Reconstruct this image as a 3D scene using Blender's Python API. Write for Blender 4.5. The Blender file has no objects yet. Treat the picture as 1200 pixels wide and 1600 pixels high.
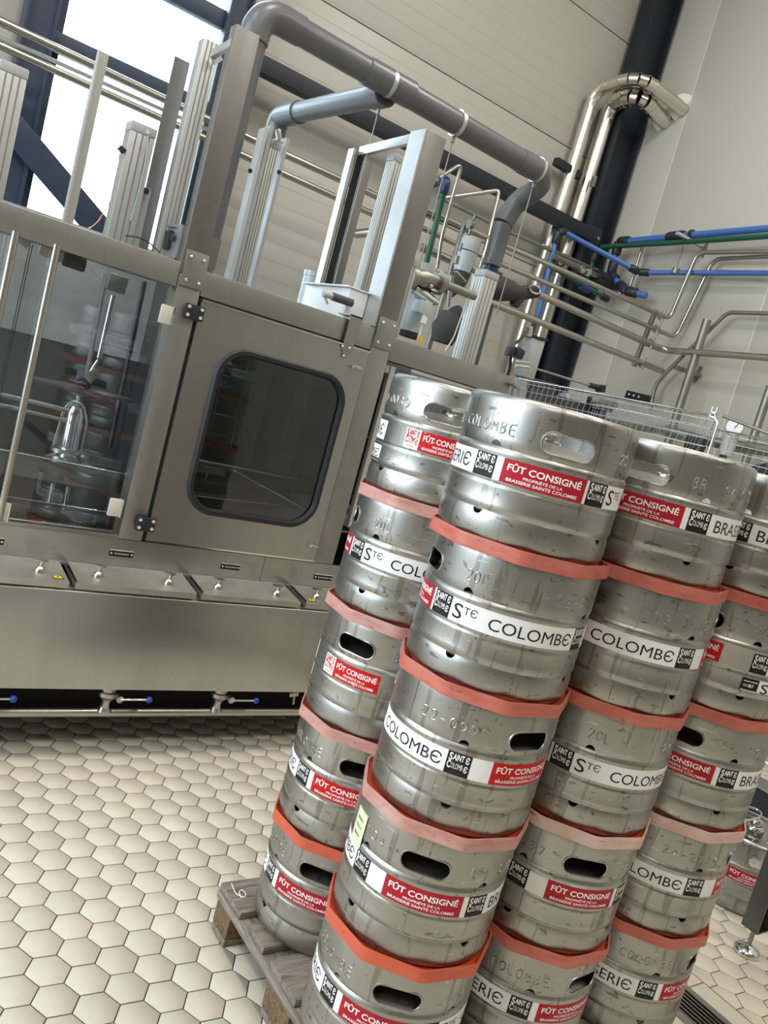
import bpy, bmesh, math, random
from mathutils import Vector, Matrix
from math import sin, cos, pi, radians, degrees, hypot, atan2
random.seed(7)
C = bpy.context.scene.collection
scn = bpy.context.scene

# ------------------------------------------------------------------ camera
cam = bpy.data.cameras.new('camera'); camo = bpy.data.objects.new('camera', cam); C.objects.link(camo)
cam.lens = 28.93; cam.sensor_width = 36; cam.sensor_fit = 'AUTO'; cam.clip_end = 200
RR = ((0.798422, -0.541646, 0.262949), (-0.140073, 0.257642, 0.956033), (0.585579, 0.80015, -0.129837))
CAMH = 1.583
camo.matrix_world = Matrix(((RR[0][0], RR[1][0], -RR[2][0], 0), (RR[0][1], RR[1][1], -RR[2][1], 0),
                            (RR[0][2], RR[1][2], -RR[2][2], CAMH), (0, 0, 0, 1)))
scn.camera = camo

# ------------------------------------------------------------------ world, lamps, exposure
w = bpy.data.worlds.new('sky'); scn.world = w; w.use_nodes = True
bg = w.node_tree.nodes['Background']; bg.inputs[0].default_value = (0.75, 0.88, 1.0, 1); bg.inputs[1].default_value = 9.5
def area(name, loc, rot, sx, sy, power, col=(1, 1, 1), portal=False):
    l = bpy.data.lights.new(name, 'AREA'); l.shape = 'RECTANGLE'; l.size = sx; l.size_y = sy
    l.energy = power; l.color = col
    o = bpy.data.objects.new(name, l); C.objects.link(o); o.location = loc; o.rotation_euler = rot
    if portal: l.cycles.is_portal = True
    return o
WARM = (1.0, 0.965, 0.90)
for i, (x, y) in enumerate([(-2.4, -1.4), (-2.2, 2.0), (0.7, -1.4), (0.9, 2.0), (3.7, -1.4), (3.9, 2.0)]):
    area('hall_lamp', (x, y, 6.3), (0, 0, 0), 0.25, 1.2, 77, WARM)
area('window_portal', (1.33, 5.27, 3.5), (radians(-90), 0, 0), 1.1, 3.2, 1, portal=True)
area('window_portal', (-4.47, 2.95, 3.2), (0, radians(-90), 0), 4.6, 4.5, 1, portal=True)
scn.view_settings.view_transform = 'Standard'; scn.view_settings.look = 'None'
scn.view_settings.gamma = 1; scn.view_settings.use_curve_mapping = False
scn.view_settings.exposure = 0.0

# ------------------------------------------------------------------ materials
MATS = {}
def mat(name, col, metal=0.0, rough=0.5, mott=None, mscale=6.0, mamt=0.5, stretch=(1, 1, 1), bump=0.0, bscale=60.0,
        rvar=0.0, scratch=None, emit=None, coat=0.0, objrand=0.0):
    m = bpy.data.materials.new(name); m.use_nodes = True; nt = m.node_tree; N = nt.nodes; L = nt.links
    b = N['Principled BSDF']
    b.inputs['Base Color'].default_value = (*col, 1); b.inputs['Metallic'].default_value = metal
    b.inputs['Roughness'].default_value = rough
    if coat: b.inputs['Coat Weight'].default_value = coat
    tc = N.new('ShaderNodeTexCoord'); mp = N.new('ShaderNodeMapping'); L.new(tc.outputs['Object'], mp.inputs[0])
    mp.inputs['Scale'].default_value = stretch
    oi = N.new('ShaderNodeObjectInfo')
    cmb = N.new('ShaderNodeVectorMath'); cmb.operation = 'SCALE'; cmb.inputs[0].default_value = (17, 9, 13)
    L.new(oi.outputs['Random'], cmb.inputs['Scale']); L.new(cmb.outputs[0], mp.inputs['Location'])
    last = None
    if mott:
        n = N.new('ShaderNodeTexNoise'); n.inputs['Scale'].default_value = mscale; n.inputs['Detail'].default_value = 6
        n.inputs['Roughness'].default_value = 0.62
        L.new(mp.outputs[0], n.inputs['Vector'])
        cr = N.new('ShaderNodeValToRGB'); cr.color_ramp.elements[0].position = 0.5 - 0.25; cr.color_ramp.elements[1].position = 0.5 + 0.25
        L.new(n.outputs[0], cr.inputs[0])
        ml = N.new('ShaderNodeMath'); ml.operation = 'MULTIPLY'; ml.inputs[1].default_value = mamt; L.new(cr.outputs[0], ml.inputs[0])
        mx = N.new('ShaderNodeMix'); mx.data_type = 'RGBA'; L.new(ml.outputs[0], mx.inputs[0])
        mx.inputs[6].default_value = (*col, 1); mx.inputs[7].default_value = (*mott, 1)
        last = mx.outputs[2]
        if rvar:
            mr = N.new('ShaderNodeMapRange'); mr.inputs[3].default_value = max(.05, rough - rvar); mr.inputs[4].default_value = rough + rvar
            L.new(n.outputs[0], mr.inputs[0]); L.new(mr.outputs[0], b.inputs['Roughness'])
    if scratch:      # (colour, threshold, scale, stretch): thin dark marks and dried streaks
        for (sc, th, ss, st) in scratch:
            mp2 = N.new('ShaderNodeMapping'); mp2.inputs['Scale'].default_value = st
            L.new(tc.outputs['Object'], mp2.inputs[0]); L.new(cmb.outputs[0], mp2.inputs['Location'])
            n2 = N.new('ShaderNodeTexNoise'); n2.inputs['Scale'].default_value = ss; n2.inputs['Detail'].default_value = 5
            n2.inputs['Distortion'].default_value = 0.6
            L.new(mp2.outputs[0], n2.inputs['Vector'])
            c2 = N.new('ShaderNodeValToRGB'); c2.color_ramp.elements[0].position = th; c2.color_ramp.elements[1].position = th + 0.035
            L.new(n2.outputs[0], c2.inputs[0])
            f2 = N.new('ShaderNodeMath'); f2.operation = 'MULTIPLY'; f2.inputs[1].default_value = 0.75; L.new(c2.outputs[0], f2.inputs[0])
            m2 = N.new('ShaderNodeMix'); m2.data_type = 'RGBA'; L.new(f2.outputs[0], m2.inputs[0])
            if last: L.new(last, m2.inputs[6])
            else: m2.inputs[6].default_value = (*col, 1)
            m2.inputs[7].default_value = (*sc, 1); last = m2.outputs[2]
    if objrand:
        hv = N.new('ShaderNodeHueSaturation'); mr = N.new('ShaderNodeMapRange')
        mr.inputs[3].default_value = 1 - objrand; mr.inputs[4].default_value = 1 + objrand
        L.new(oi.outputs['Random'], mr.inputs[0]); L.new(mr.outputs[0], hv.inputs['Value'])
        if last: L.new(last, hv.inputs['Color'])
        else: hv.inputs['Color'].default_value = (*col, 1)
        last = hv.outputs[0]
    if last: L.new(last, b.inputs['Base Color'])
    if bump:
        n3 = N.new('ShaderNodeTexNoise'); n3.inputs['Scale'].default_value = bscale; n3.inputs['Detail'].default_value = 4
        L.new(mp.outputs[0], n3.inputs['Vector'])
        bp = N.new('ShaderNodeBump'); bp.inputs['Strength'].default_value = bump; bp.inputs['Distance'].default_value = 0.002
        L.new(n3.outputs[0], bp.inputs['Height']); L.new(bp.outputs[0], b.inputs['Normal'])
    if emit:
        b.inputs['Emission Color'].default_value = (*col, 1); b.inputs['Emission Strength'].default_value = emit
    MATS[name] = m
    return m
def glassmat(name, tint, rough=0.0, ior=1.85):
    m = bpy.data.materials.new(name); m.use_nodes = True; nt = m.node_tree; N = nt.nodes; L = nt.links
    N.remove(N['Principled BSDF']); out = N['Material Output']
    t = N.new('ShaderNodeBsdfTransparent'); t.inputs[0].default_value = (*tint, 1)
    g = N.new('ShaderNodeBsdfGlossy'); g.inputs['Roughness'].default_value = rough
    f0 = ((ior - 1) / (ior + 1)) ** 2
    lw = N.new('ShaderNodeLayerWeight'); pw = N.new('ShaderNodeMath'); pw.operation = 'POWER'; pw.inputs[1].default_value = 5
    L.new(lw.outputs['Facing'], pw.inputs[0]); fr = N.new('ShaderNodeMath'); fr.operation = 'MULTIPLY_ADD'; fr.inputs[1].default_value = 1 - f0; fr.inputs[2].default_value = f0
    L.new(pw.outputs[0], fr.inputs[0])
    mx = N.new('ShaderNodeMixShader'); L.new(fr.outputs[0], mx.inputs[0]); L.new(t.outputs[0], mx.inputs[1]); L.new(g.outputs[0], mx.inputs[2])
    L.new(mx.outputs[0], out.inputs[0]); MATS[name] = m; return m
ST = (0.50, 0.485, 0.44)
keg_steel = mat('keg_steel', (0.41, 0.405, 0.382), 1.0, 0.37, mott=(0.30, 0.297, 0.275), mscale=5, mamt=0.6, bump=0.12, bscale=30, rvar=0.07,
    scratch=[((0.14, 0.13, 0.115), 0.645, 26, (1, 1, 2.4)), ((0.23, 0.22, 0.19), 0.60, 7, (6, 6, .5)), ((0.10, 0.095, 0.085), 0.675, 70, (1.4, 1.4, 1)), ((0.60, 0.60, 0.58), 0.66, 40, (.6, .6, 3.5))], objrand=0.07)
chrome = mat('chrome', (0.75, 0.75, 0.74), 1.0, 0.14)
steel_frame = mat('steel_frame', (0.42, 0.415, 0.395), 1.0, 0.42, mott=(0.31, 0.30, 0.28), mscale=9, mamt=0.6, bump=0.1, bscale=40, rvar=0.08)
steel_post = mat('steel_post', (0.30, 0.29, 0.28), 1.0, 0.44, mott=(0.22, 0.205, 0.19), mscale=7, mamt=0.7, stretch=(1, 1, .6), rvar=0.06)
steel_panel = mat('steel_panel', (0.50, 0.492, 0.465), 1.0, 0.33, mott=(0.37, 0.362, 0.338), mscale=3.2, mamt=0.6, stretch=(2.2, 1, .35), bump=0.05, bscale=50, rvar=0.06)
steel_pipe = mat('steel_pipe', (0.52, 0.50, 0.45), 1.0, 0.30, mott=(0.36, 0.34, 0.29), mscale=14, mamt=0.6, rvar=0.08)
steel_dull = mat('steel_dull', (0.36, 0.35, 0.31), 1.0, 0.45, mott=(0.2, 0.19, 0.17), mscale=16, mamt=0.5)
clad = mat('cladding_steel', (0.78, 0.74, 0.66), 1.0, 0.22, mott=(0.66, 0.62, 0.54), mscale=3, mamt=0.5, stretch=(1, 1, .3), bump=0.2, bscale=8)
galv = mat('galvanised_steel', (0.66, 0.67, 0.67), 1.0, 0.38, mott=(0.5, 0.5, 0.5), mscale=30, mamt=0.5)
alu = mat('anodised_aluminium', (0.60, 0.60, 0.58), 0.55, 0.42, mott=(0.52, 0.52, 0.50), mscale=6, mamt=0.3)
alu_dark = mat('aluminium_groove', (0.28, 0.28, 0.27), 0.6, 0.5)
pvc = mat('grey_pvc', (0.115, 0.118, 0.125), 0.0, 0.34, mott=(0.15, 0.15, 0.155), mscale=5, mamt=0.5)
pvc_dark = mat('dark_duct', (0.06, 0.06, 0.065), 0.0, 0.5)
blue_pipe = mat('blue_plastic_pipe', (0.055, 0.15, 0.42), 0.0, 0.38)
green_pipe = mat('green_plastic_pipe', (0.012, 0.085, 0.045), 0.0, 0.4)
fitting = mat('black_fitting', (0.016, 0.018, 0.026), 0.0, 0.45)
fitting_blue = mat('navy_fitting', (0.02, 0.035, 0.14), 0.0, 0.35)
dark_paint = mat('dark_paint', (0.008, 0.011, 0.018), 0.0, 0.5, mott=(0.012, 0.016, 0.024), mscale=4, mamt=0.6)
blue_paint = mat('blue_grey_paint', (0.022, 0.036, 0.065), 0.0, 0.42, mott=(0.03, 0.046, 0.08), mscale=4, mamt=0.6)
rubber = mat('black_rubber', (0.012, 0.013, 0.016), 0.0, 0.5)
black_gap = mat('black_metal_and_shade', (0.008, 0.008, 0.009), 0.0, 0.7)  # black metal and door gap; also the painted shade under the machine
black_plastic = mat('black_plastic', (0.018, 0.02, 0.028), 0.0, 0.45)
insul = mat('insulation_foam', (0.05, 0.05, 0.048), 0.0, 0.75, bump=0.5, bscale=25)
white_plastic = mat('white_plastic', (0.9, 0.9, 0.9), 0.0, 0.4)
cream_plastic = mat('cream_plastic', (0.62, 0.59, 0.51), 0.0, 0.4)
grey_plastic = mat('grey_plastic', (0.42, 0.43, 0.42), 0.0, 0.45)
motor_paint = mat('pale_grey_enamel', (0.45, 0.52, 0.53), 0.0, 0.35)
knob_blue = mat('blue_knob', (0.02, 0.05, 0.33), 0.0, 0.3)
orange_cable = mat('orange_cable', (0.6, 0.12, 0.05), 0.0, 0.5)
yellow = mat('yellow_plate', (0.85, 0.55, 0.02), 0.0, 0.5)
st_white = mat('sticker_white', (0.80, 0.79, 0.77), 0.0, 0.42, mott=(0.68, 0.67, 0.64), mscale=18, mamt=0.35)
st_red = mat('sticker_red', (0.42, 0.018, 0.03), 0.0, 0.42, mott=(0.33, 0.015, 0.028), mscale=20, mamt=0.5)
st_red_bright = mat('sticker_bright_red', (0.55, 0.012, 0.015), 0.0, 0.42, mott=(0.45, 0.012, 0.015), mscale=20, mamt=0.5,
    scratch=[((0.6, 0.55, 0.52), 0.67, 55, (1, 1, 1))])
st_black = mat('sticker_black', (0.014, 0.015, 0.016), 0.0, 0.4)
ink_white = mat('white_ink', (0.85, 0.83, 0.80), 0.0, 0.5)
ink_black = mat('black_ink', (0.018, 0.018, 0.022), 0.0, 0.5)
ink_red = mat('red_ink', (0.5, 0.03, 0.03), 0.0, 0.5)
ink_green = mat('green_grey_ink', (0.035, 0.055, 0.042), 0.0, 0.5)
note_paper = mat('yellow_green_paper', (0.66, 0.72, 0.45), 0.0, 0.7)
TRAYM = {}
for k, (a, b, amt) in dict(fresh=((0.58, 0.085, 0.035), (0.55, 0.13, 0.075), .7), mid=((0.50, 0.085, 0.05), (0.50, 0.20, 0.155), .9),
                      pale=((0.46, 0.17, 0.135), (0.56, 0.36, 0.32), .9), white=((0.66, 0.53, 0.48), (0.55, 0.20, 0.14), .6)).items():
    TRAYM[k] = mat('tray_plastic_' + k, a, 0.0, 0.45, mott=b, mscale=16, mamt=amt, stretch=(1, 1, 4),
                   scratch=[((0.25, 0.09, 0.06), 0.66, 30, (1, 1, 3))])
tray_in = mat('tray_plastic_orange', (0.58, 0.07, 0.022), 0.0, 0.45)
wall_paint = None
def wallmat(name, col, axis):
    m = mat(name, col, 0.0, 0.42, mott=tuple(c * .95 for c in col), mscale=1.2, mamt=0.6)
    if axis:
        N = m.node_tree.nodes; L = m.node_tree.links; b = N['Principled BSDF']
        g = N.new('ShaderNodeNewGeometry'); sp = N.new('ShaderNodeSeparateXYZ'); L.new(g.outputs['Position'], sp.inputs[0])
        mu = N.new('ShaderNodeMath'); mu.operation = 'MULTIPLY'; mu.inputs[1].default_value = 1 / 0.12; L.new(sp.outputs[2], mu.inputs[0])
        fr = N.new('ShaderNodeMath'); fr.operation = 'FRACT'; L.new(mu.outputs[0], fr.inputs[0])
        cr = N.new('ShaderNodeValToRGB'); e = cr.color_ramp.elements; e[0].position = 0; e[0].color = (0, 0, 0, 1); e[1].position = 0.05; e[1].color = (1, 1, 1, 1)
        L.new(fr.outputs[0], cr.inputs[0]); bp = N.new('ShaderNodeBump'); bp.inputs['Strength'].default_value = 0.5; bp.inputs['Distance'].default_value = 0.003
        L.new(cr.outputs[0], bp.inputs['Height']); L.new(bp.outputs[0], b.inputs['Normal'])
    return m
wall_back_m = wallmat('wall_panel_ribbed', (0.50, 0.475, 0.415), True)
wall_side_m = wallmat('wall_panel_smooth', (0.50, 0.475, 0.41), False)
joint_dark = mat('joint_gasket', (0.06, 0.055, 0.045), 0, 0.7)
joint_white = mat('joint_sealant', (0.78, 0.74, 0.66), 0, 0.5)
ceil_m = mat('ceiling_sheet', (0.55, 0.54, 0.50), 0, 0.6)
tile_m = mat('floor_tile_ceramic', (0.63, 0.572, 0.465), 0.0, 0.40, mott=(0.54, 0.49, 0.39), mscale=22, mamt=0.55, bump=0.15, bscale=150, rvar=0.08, objrand=0.05)
grout_m = mat('grout', (0.045, 0.035, 0.03), 0, 0.8)
grout_l = mat('grey_grout', (0.22, 0.20, 0.175), 0, 0.8)
def woodmat(name, col, dark, sc):
    m = bpy.data.materials.new(name); m.use_nodes = True; N = m.node_tree.nodes; L = m.node_tree.links; b = N['Principled BSDF']
    tc = N.new('ShaderNodeTexCoord'); mp = N.new('ShaderNodeMapping'); mp.inputs['Scale'].default_value = sc; L.new(tc.outputs['Object'], mp.inputs[0])
    oi = N.new('ShaderNodeObjectInfo'); vm = N.new('ShaderNodeVectorMath'); vm.operation = 'SCALE'; vm.inputs[0].default_value = (3, 9, 5)
    L.new(oi.outputs['Random'], vm.inputs['Scale']); L.new(vm.outputs[0], mp.inputs['Location'])
    wv = N.new('ShaderNodeTexNoise'); wv.inputs['Scale'].default_value = 5; wv.inputs['Detail'].default_value = 7; wv.inputs['Distortion'].default_value = 1.3
    L.new(mp.outputs[0], wv.inputs['Vector']); cr = N.new('ShaderNodeValToRGB')
    e = cr.color_ramp.elements; e[0].position = .32; e[0].color = (*dark, 1); e[1].position = .62; e[1].color = (*col, 1)
    L.new(wv.outputs[0], cr.inputs[0]); L.new(cr.outputs[0], b.inputs['Base Color']); b.inputs['Roughness'].default_value = .8
    bp = N.new('ShaderNodeBump'); bp.inputs['Strength'].default_value = .5; bp.inputs['Distance'].default_value = .003
    L.new(wv.outputs[0], bp.inputs['Height']); L.new(bp.outputs[0], b.inputs['Normal'])
    return m
wood_x = woodmat('weathered_board', (0.26, 0.215, 0.165), (0.105, 0.08, 0.06), (1.2, 14, 14))
wood_y = woodmat('weathered_bearer', (0.29, 0.25, 0.21), (0.13, 0.105, 0.085), (14, 1.2, 14))
wood_blk = woodmat('chipboard_block', (0.20, 0.125, 0.06), (0.075, 0.045, 0.022), (14, 14, 14))
glass_door = glassmat('door_glass', (0.84, 0.87, 0.89), ior=1.6)
glass_win = glassmat('tinted_glass', (0.60, 0.64, 0.68), ior=1.8)
glass_clear = glassmat('clear_glass', (0.93, 0.96, 0.97), ior=1.5)
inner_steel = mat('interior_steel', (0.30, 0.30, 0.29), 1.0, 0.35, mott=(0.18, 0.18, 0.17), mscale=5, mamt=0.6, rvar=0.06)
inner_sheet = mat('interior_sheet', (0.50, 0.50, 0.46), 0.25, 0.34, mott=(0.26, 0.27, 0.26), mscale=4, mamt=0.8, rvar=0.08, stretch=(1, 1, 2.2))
steel_cover = mat('steel_cover', (0.60, 0.58, 0.53), 1.0, 0.47, mott=(0.40, 0.37, 0.33), mscale=14, mamt=0.6, bump=0.1, bscale=40)

for k in ('sticker_white', 'sticker_red', 'sticker_bright_red', 'sticker_black', 'white_ink', 'black_ink', 'green_grey_ink', 'red_ink'):
    MATS[k].node_tree.nodes['Principled BSDF'].inputs['Specular IOR Level'].default_value = 0.18
leg_steel = mat('leg_steel', (0.16, 0.16, 0.15), 1.0, 0.4)
# ------------------------------------------------------------------ mesh helpers
class MB:
    def __init__(s): s.v = []; s.f = []; s.sm = []
    def add(s, vs, fs, smooth=False):
        n = len(s.v); s.v += [tuple(p) for p in vs]; s.f += [tuple(i + n for i in f) for f in fs]; s.sm += [smooth] * len(fs); return s
    def box(s, x0, x1, y0, y1, z0, z1, c=0.0):
        if x0 > x1: x0, x1 = x1, x0
        if y0 > y1: y0, y1 = y1, y0
        if z0 > z1: z0, z1 = z1, z0
        if c <= 0:
            v = [(x, y, z) for z in (z0, z1) for y in (y0, y1) for x in (x0, x1)]
            return s.add(v, [(0, 2, 3, 1), (4, 5, 7, 6), (0, 1, 5, 4), (2, 6, 7, 3), (0, 4, 6, 2), (1, 3, 7, 5)])
        bm = bmesh.new(); bmesh.ops.create_cube(bm, size=1)
        for q in bm.verts: q.co = Vector(((x0 + x1) / 2 + q.co.x * (x1 - x0), (y0 + y1) / 2 + q.co.y * (y1 - y0), (z0 + z1) / 2 + q.co.z * (z1 - z0)))
        bmesh.ops.bevel(bm, geom=list(bm.edges), offset=c, segments=2, affect='EDGES', profile=.6)
        bm.verts.index_update()
        s.add([q.co[:] for q in bm.verts], [[q.index for q in f.verts] for f in bm.faces]); bm.free(); return s
    def obox(s, p0, p1, wx, wy, c=0.0, up=(0, 0, 1)):     # beam from p0 to p1 with a rectangular section
        p0 = Vector(p0); p1 = Vector(p1); d = (p1 - p0); L = d.length; d.normalize(); up = Vector(up)
        if abs(d.dot(up)) > .98: up = Vector((0, 1, 0))
        a = d.cross(up).normalized(); b = a.cross(d).normalized()
        t = MB().box(-wx / 2, wx / 2, -wy / 2, wy / 2, 0, L, c)
        return s.add([p0 + a * v[0] + b * v[1] + d * v[2] for v in t.v], t.f)
    def prism(s, poly, z0, z1, M=None):
        n = len(poly); v = [(x, y, z0) for x, y in poly] + [(x, y, z1) for x, y in poly]
        if M is not None: v = [M @ Vector(q) for q in v]
        return s.add(v, [tuple(range(n))[::-1], tuple(range(n, 2 * n))] + [(i, (i + 1) % n, n + (i + 1) % n, n + i) for i in range(n)])
    def tube(s, pts, r, n=12, fil=0.0, seg=5, caps=True, closed=False):
        P = [Vector(p) for p in pts]
        if isinstance(r, (list, tuple)): fil = 0
        if fil > 0 and len(P) > 2:
            Q = [P[0]]
            for i in range(1, len(P) - 1):
                a, b, c = P[i - 1], P[i], P[i + 1]; u = (a - b); w_ = (c - b); f = min(fil, u.length * .49, w_.length * .49)
                u.normalize(); w_.normalize(); A = b + u * f; D = b + w_ * f
                for k in range(seg + 1):
                    t = k / seg; Q.append((1 - t) ** 2 * A + 2 * t * (1 - t) * b + t * t * D)
            Q.append(P[-1]); P = Q
        P2 = [P[0]]
        for p in P[1:]:
            if (p - P2[-1]).length > 1e-5: P2.append(p)
        P = P2; m = len(P); T = []
        for i in range(m):
            if closed: t = P[(i + 1) % m] - P[i - 1]
            else: t = P[min(i + 1, m - 1)] - P[max(i - 1, 0)]
            T.append(t.normalized())
        up = Vector((0, 0, 1)) if abs(T[0].z) < .9 else Vector((1, 0, 0))
        a = T[0].cross(up).normalized(); vs = []; fs = []
        for i in range(m):
            a = (a - T[i] * a.dot(T[i])).normalized(); b = T[i].cross(a)
            rr = r[i] if isinstance(r, (list, tuple)) else r
            for k in range(n):
                q = 2 * pi * k / n; vs.append(P[i] + a * (rr * cos(q)) + b * (rr * sin(q)))
        for i in range(m - (0 if closed else 1)):
            j = (i + 1) % m
            for k in range(n): fs.append((i * n + k, i * n + (k + 1) % n, j * n + (k + 1) % n, j * n + k))
        s.add(vs, fs, True)
        if caps and not closed:
            s.add(vs[:n], [tuple(range(n))[::-1]]); s.add(vs[-n:], [tuple(range(n))])
        return s
    def cyl(s, p0, p1, r, n=16): return s.tube([p0, p1], r, n)
    def lathe(s, prof, n=48, c=(0, 0, 0), smooth=True, axis='z', closed=False):
        vs = []; m = len(prof)
        for k in range(n):
            q = 2 * pi * k / n
            for (r, z) in prof:
                if axis == 'z': vs.append((c[0] + r * cos(q), c[1] + r * sin(q), c[2] + z))
                elif axis == 'y': vs.append((c[0] + r * cos(q), c[1] + z, c[2] + r * sin(q)))
                else: vs.append((c[0] + z, c[1] + r * cos(q), c[2] + r * sin(q)))
        fs = []
        for k in range(n):
            k2 = (k + 1) % n
            for i in range(m if closed else m - 1):
                j = (i + 1) % m
                fs.append((k * m + i, k2 * m + i, k2 * m + j, k * m + j))
        return s.add(vs, fs, smooth)
    def sphere(s, c, r, n=14):
        return s.lathe([(max(1e-4, r * sin(pi * i / 8)), -r * cos(pi * i / 8)) for i in range(9)], n, c)
    def mesh(s, name, off=(0, 0, 0)):
        me = bpy.data.meshes.new(name)
        me.from_pydata([(v[0] - off[0], v[1] - off[1], v[2] - off[2]) for v in s.v], [], s.f)
        me.polygons.foreach_set('use_smooth', s.sm)
        bm = bmesh.new(); bm.from_mesh(me); bmesh.ops.remove_doubles(bm, verts=bm.verts, dist=1e-6)
        bmesh.ops.recalc_face_normals(bm, faces=bm.faces); bm.to_mesh(me); bm.free()
        try: me.set_sharp_from_angle(angle=radians(42))
        except Exception: pass
        return me
def wloc(o):
    p = Vector((0, 0, 0))
    while o is not None: p += o.location; o = o.parent
    return p
def obj(name, mb, m, parent=None, loc=None, label=None):
    """one mesh object; vertices are given in world space"""
    base = Vector(loc) if loc else (wloc(parent) if parent else Vector((0, 0, 0)))
    me = mb if isinstance(mb, bpy.types.Mesh) else mb.mesh(name, base)
    o = bpy.data.objects.new(name, me); C.objects.link(o)
    if not me.materials: me.materials.append(m)
    if parent: o.parent = parent; o.location = base - wloc(parent)
    else: o.location = base
    if label: o['label'] = label
    return o
def thing(name, label, cat, loc=(0, 0, 0), rz=0, group=None):
    o = bpy.data.objects.new(name, None); C.objects.link(o); o.location = loc; o.rotation_euler = (0, 0, rz)
    o.empty_display_size = .1; o['label'] = label; o['category'] = cat
    if group: o['group'] = group
    return o
def tag(o, label, cat, group=None):
    o['label'] = label; o['category'] = cat
    if group: o['group'] = group
    return o
def struct(name, mb, m, parent=None, loc=None):
    o = obj(name, mb, m, parent, loc)
    if parent is None: o['kind'] = 'structure'
    return o
_tc = {}
def text2d(body, bold=0.0, extr=0.0, bev=0.0, res=3):
    k = (body, bold, extr, bev)
    if k in _tc: return _tc[k]
    cu = bpy.data.curves.new('t', 'FONT'); cu.body = body; cu.size = 1; cu.offset = bold; cu.extrude = extr; cu.resolution_u = res
    cu.bevel_depth = bev; cu.bevel_resolution = 0
    o = bpy.data.objects.new('t', cu); C.objects.link(o); dg = bpy.context.evaluated_depsgraph_get(); dg.update()
    me = bpy.data.meshes.new_from_object(o.evaluated_get(dg))
    vs = [v.co[:] for v in me.vertices]; fs = [tuple(p.vertices) for p in me.polygons]
    bpy.data.objects.remove(o); bpy.data.curves.remove(cu); bpy.data.meshes.remove(me)
    x0 = min(v[0] for v in vs); x1 = max(v[0] for v in vs); y0 = min(v[1] for v in vs); y1 = max(v[1] for v in vs)
    _tc[k] = ([(v[0] - x0, v[1] - y0, v[2]) for v in vs], fs, x1 - x0, y1 - y0); return _tc[k]

# ================================================================== room
YB, XR = 5.3, 5.3; ZC = 6.6; XL, YF = -4.5, -9.0
# back wall: sandwich panels with recessed joints, one window opening x .84..1.82
JZ = [0.0, 1.04, 2.01, 2.97, 3.94, 4.90, 5.86, ZC]
wb = bpy.data.objects.new('wall_back', None); C.objects.link(wb); wb['kind'] = 'structure'
for i in range(7):
    z0, z1 = JZ[i] + .0035, JZ[i + 1] - .0035
    for (x0, x1) in ((XL, .84), (1.82, XR)):
        obj('panel', MB().box(x0, x1, YB, YB + .12, z0, z1, .003), wall_back_m, wb)
    if z1 < 2.0 or z0 > 5.0:
        obj('panel', MB().box(.842, 1.818, YB, YB + .12, z0, z1, .003), wall_back_m, wb)
    if i: obj('joint_gasket', MB().box(XL, .84, YB + .006, YB + .1, JZ[i] - .0035, JZ[i] + .0035).box(1.82, XR, YB + .006, YB + .1, JZ[i] - .0035, JZ[i] + .0035), joint_dark, wb)
# right wall: vertical panels, pale sealed joints at y 4.74 and 3.557
wr = bpy.data.objects.new('wall_right', None); C.objects.link(wr); wr['kind'] = 'structure'
JY = [5.42, 4.74, 3.557, 2.374, 1.191, .008, -1.175, -2.358, -3.541, -4.724, -5.907, -7.09, YF]
for i in range(len(JY) - 1):
    obj('panel', MB().box(XR, XR + .12, JY[i + 1] + .003, JY[i] - .003, 0, ZC, .002), wall_side_m, wr)
    if i: obj('sealant_strip', MB().box(XR + .0012, XR + .1, JY[i] - .003, JY[i] + .003, 0, ZC), joint_white, wr)
# left wall with a wide window, front wall, ceiling
hall_m = mat('hall_panel', (0.42, 0.41, 0.38), 0, .6)
wl = struct('wall_left', MB().box(XL - .12, XL, YF, .7, 0, ZC).box(XL - .12, XL, 5.2, YB + .12, 0, ZC).box(XL - .12, XL, .7, 5.2, 0, .95).box(XL - .12, XL, .7, 5.2, 5.5, ZC), hall_m)
struct('wall_front', MB().box(XL, XR, YF - .12, YF, 0, ZC), hall_m)
struct('ceiling', MB().box(XL - .12, XR + .12, YF - .12, YB + .12, ZC, ZC + .12), ceil_m)
struct('ground_outside', MB().box(-40, -4.7, -30, 40, -.3, -.2).box(-4.7, 40, 5.5, 40, -.3, -.2), mat('outdoor_asphalt', (0.2, 0.2, 0.2), 0, .9))
w1 = bpy.data.objects.new('window_1', None); C.objects.link(w1); w1['kind'] = 'structure'
obj('frame', MB().box(.83, .862, 5.2, 5.4, 2.0, 5.0).box(1.79, 1.83, 5.2, 5.4, 2.0, 5.0).box(.83, 1.83, 5.2, 5.4, 4.94, 5.0).box(.83, 1.83, 5.2, 5.4, 1.98, 2.06), blue_paint, w1)
obj('pane', MB().box(.862, 1.79, 5.33, 5.338, 2.06, 4.94), glass_clear, w1)
w2 = bpy.data.objects.new('window_2', None); C.objects.link(w2); w2['kind'] = 'structure'
obj('frame', MB().box(XL - .1, XL, .7, .76, 0.95, 5.5).box(XL - .1, XL, 5.14, 5.2, 0.95, 5.5).box(XL - .1, XL, 2.17, 2.23, 0.95, 5.5).box(XL - .1, XL, 3.67, 3.73, 0.95, 5.5).box(XL - .1, XL, .7, 5.2, 0.95, 1.01).box(XL - .1, XL, .7, 5.2, 5.44, 5.5), blue_paint, w2)

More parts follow.
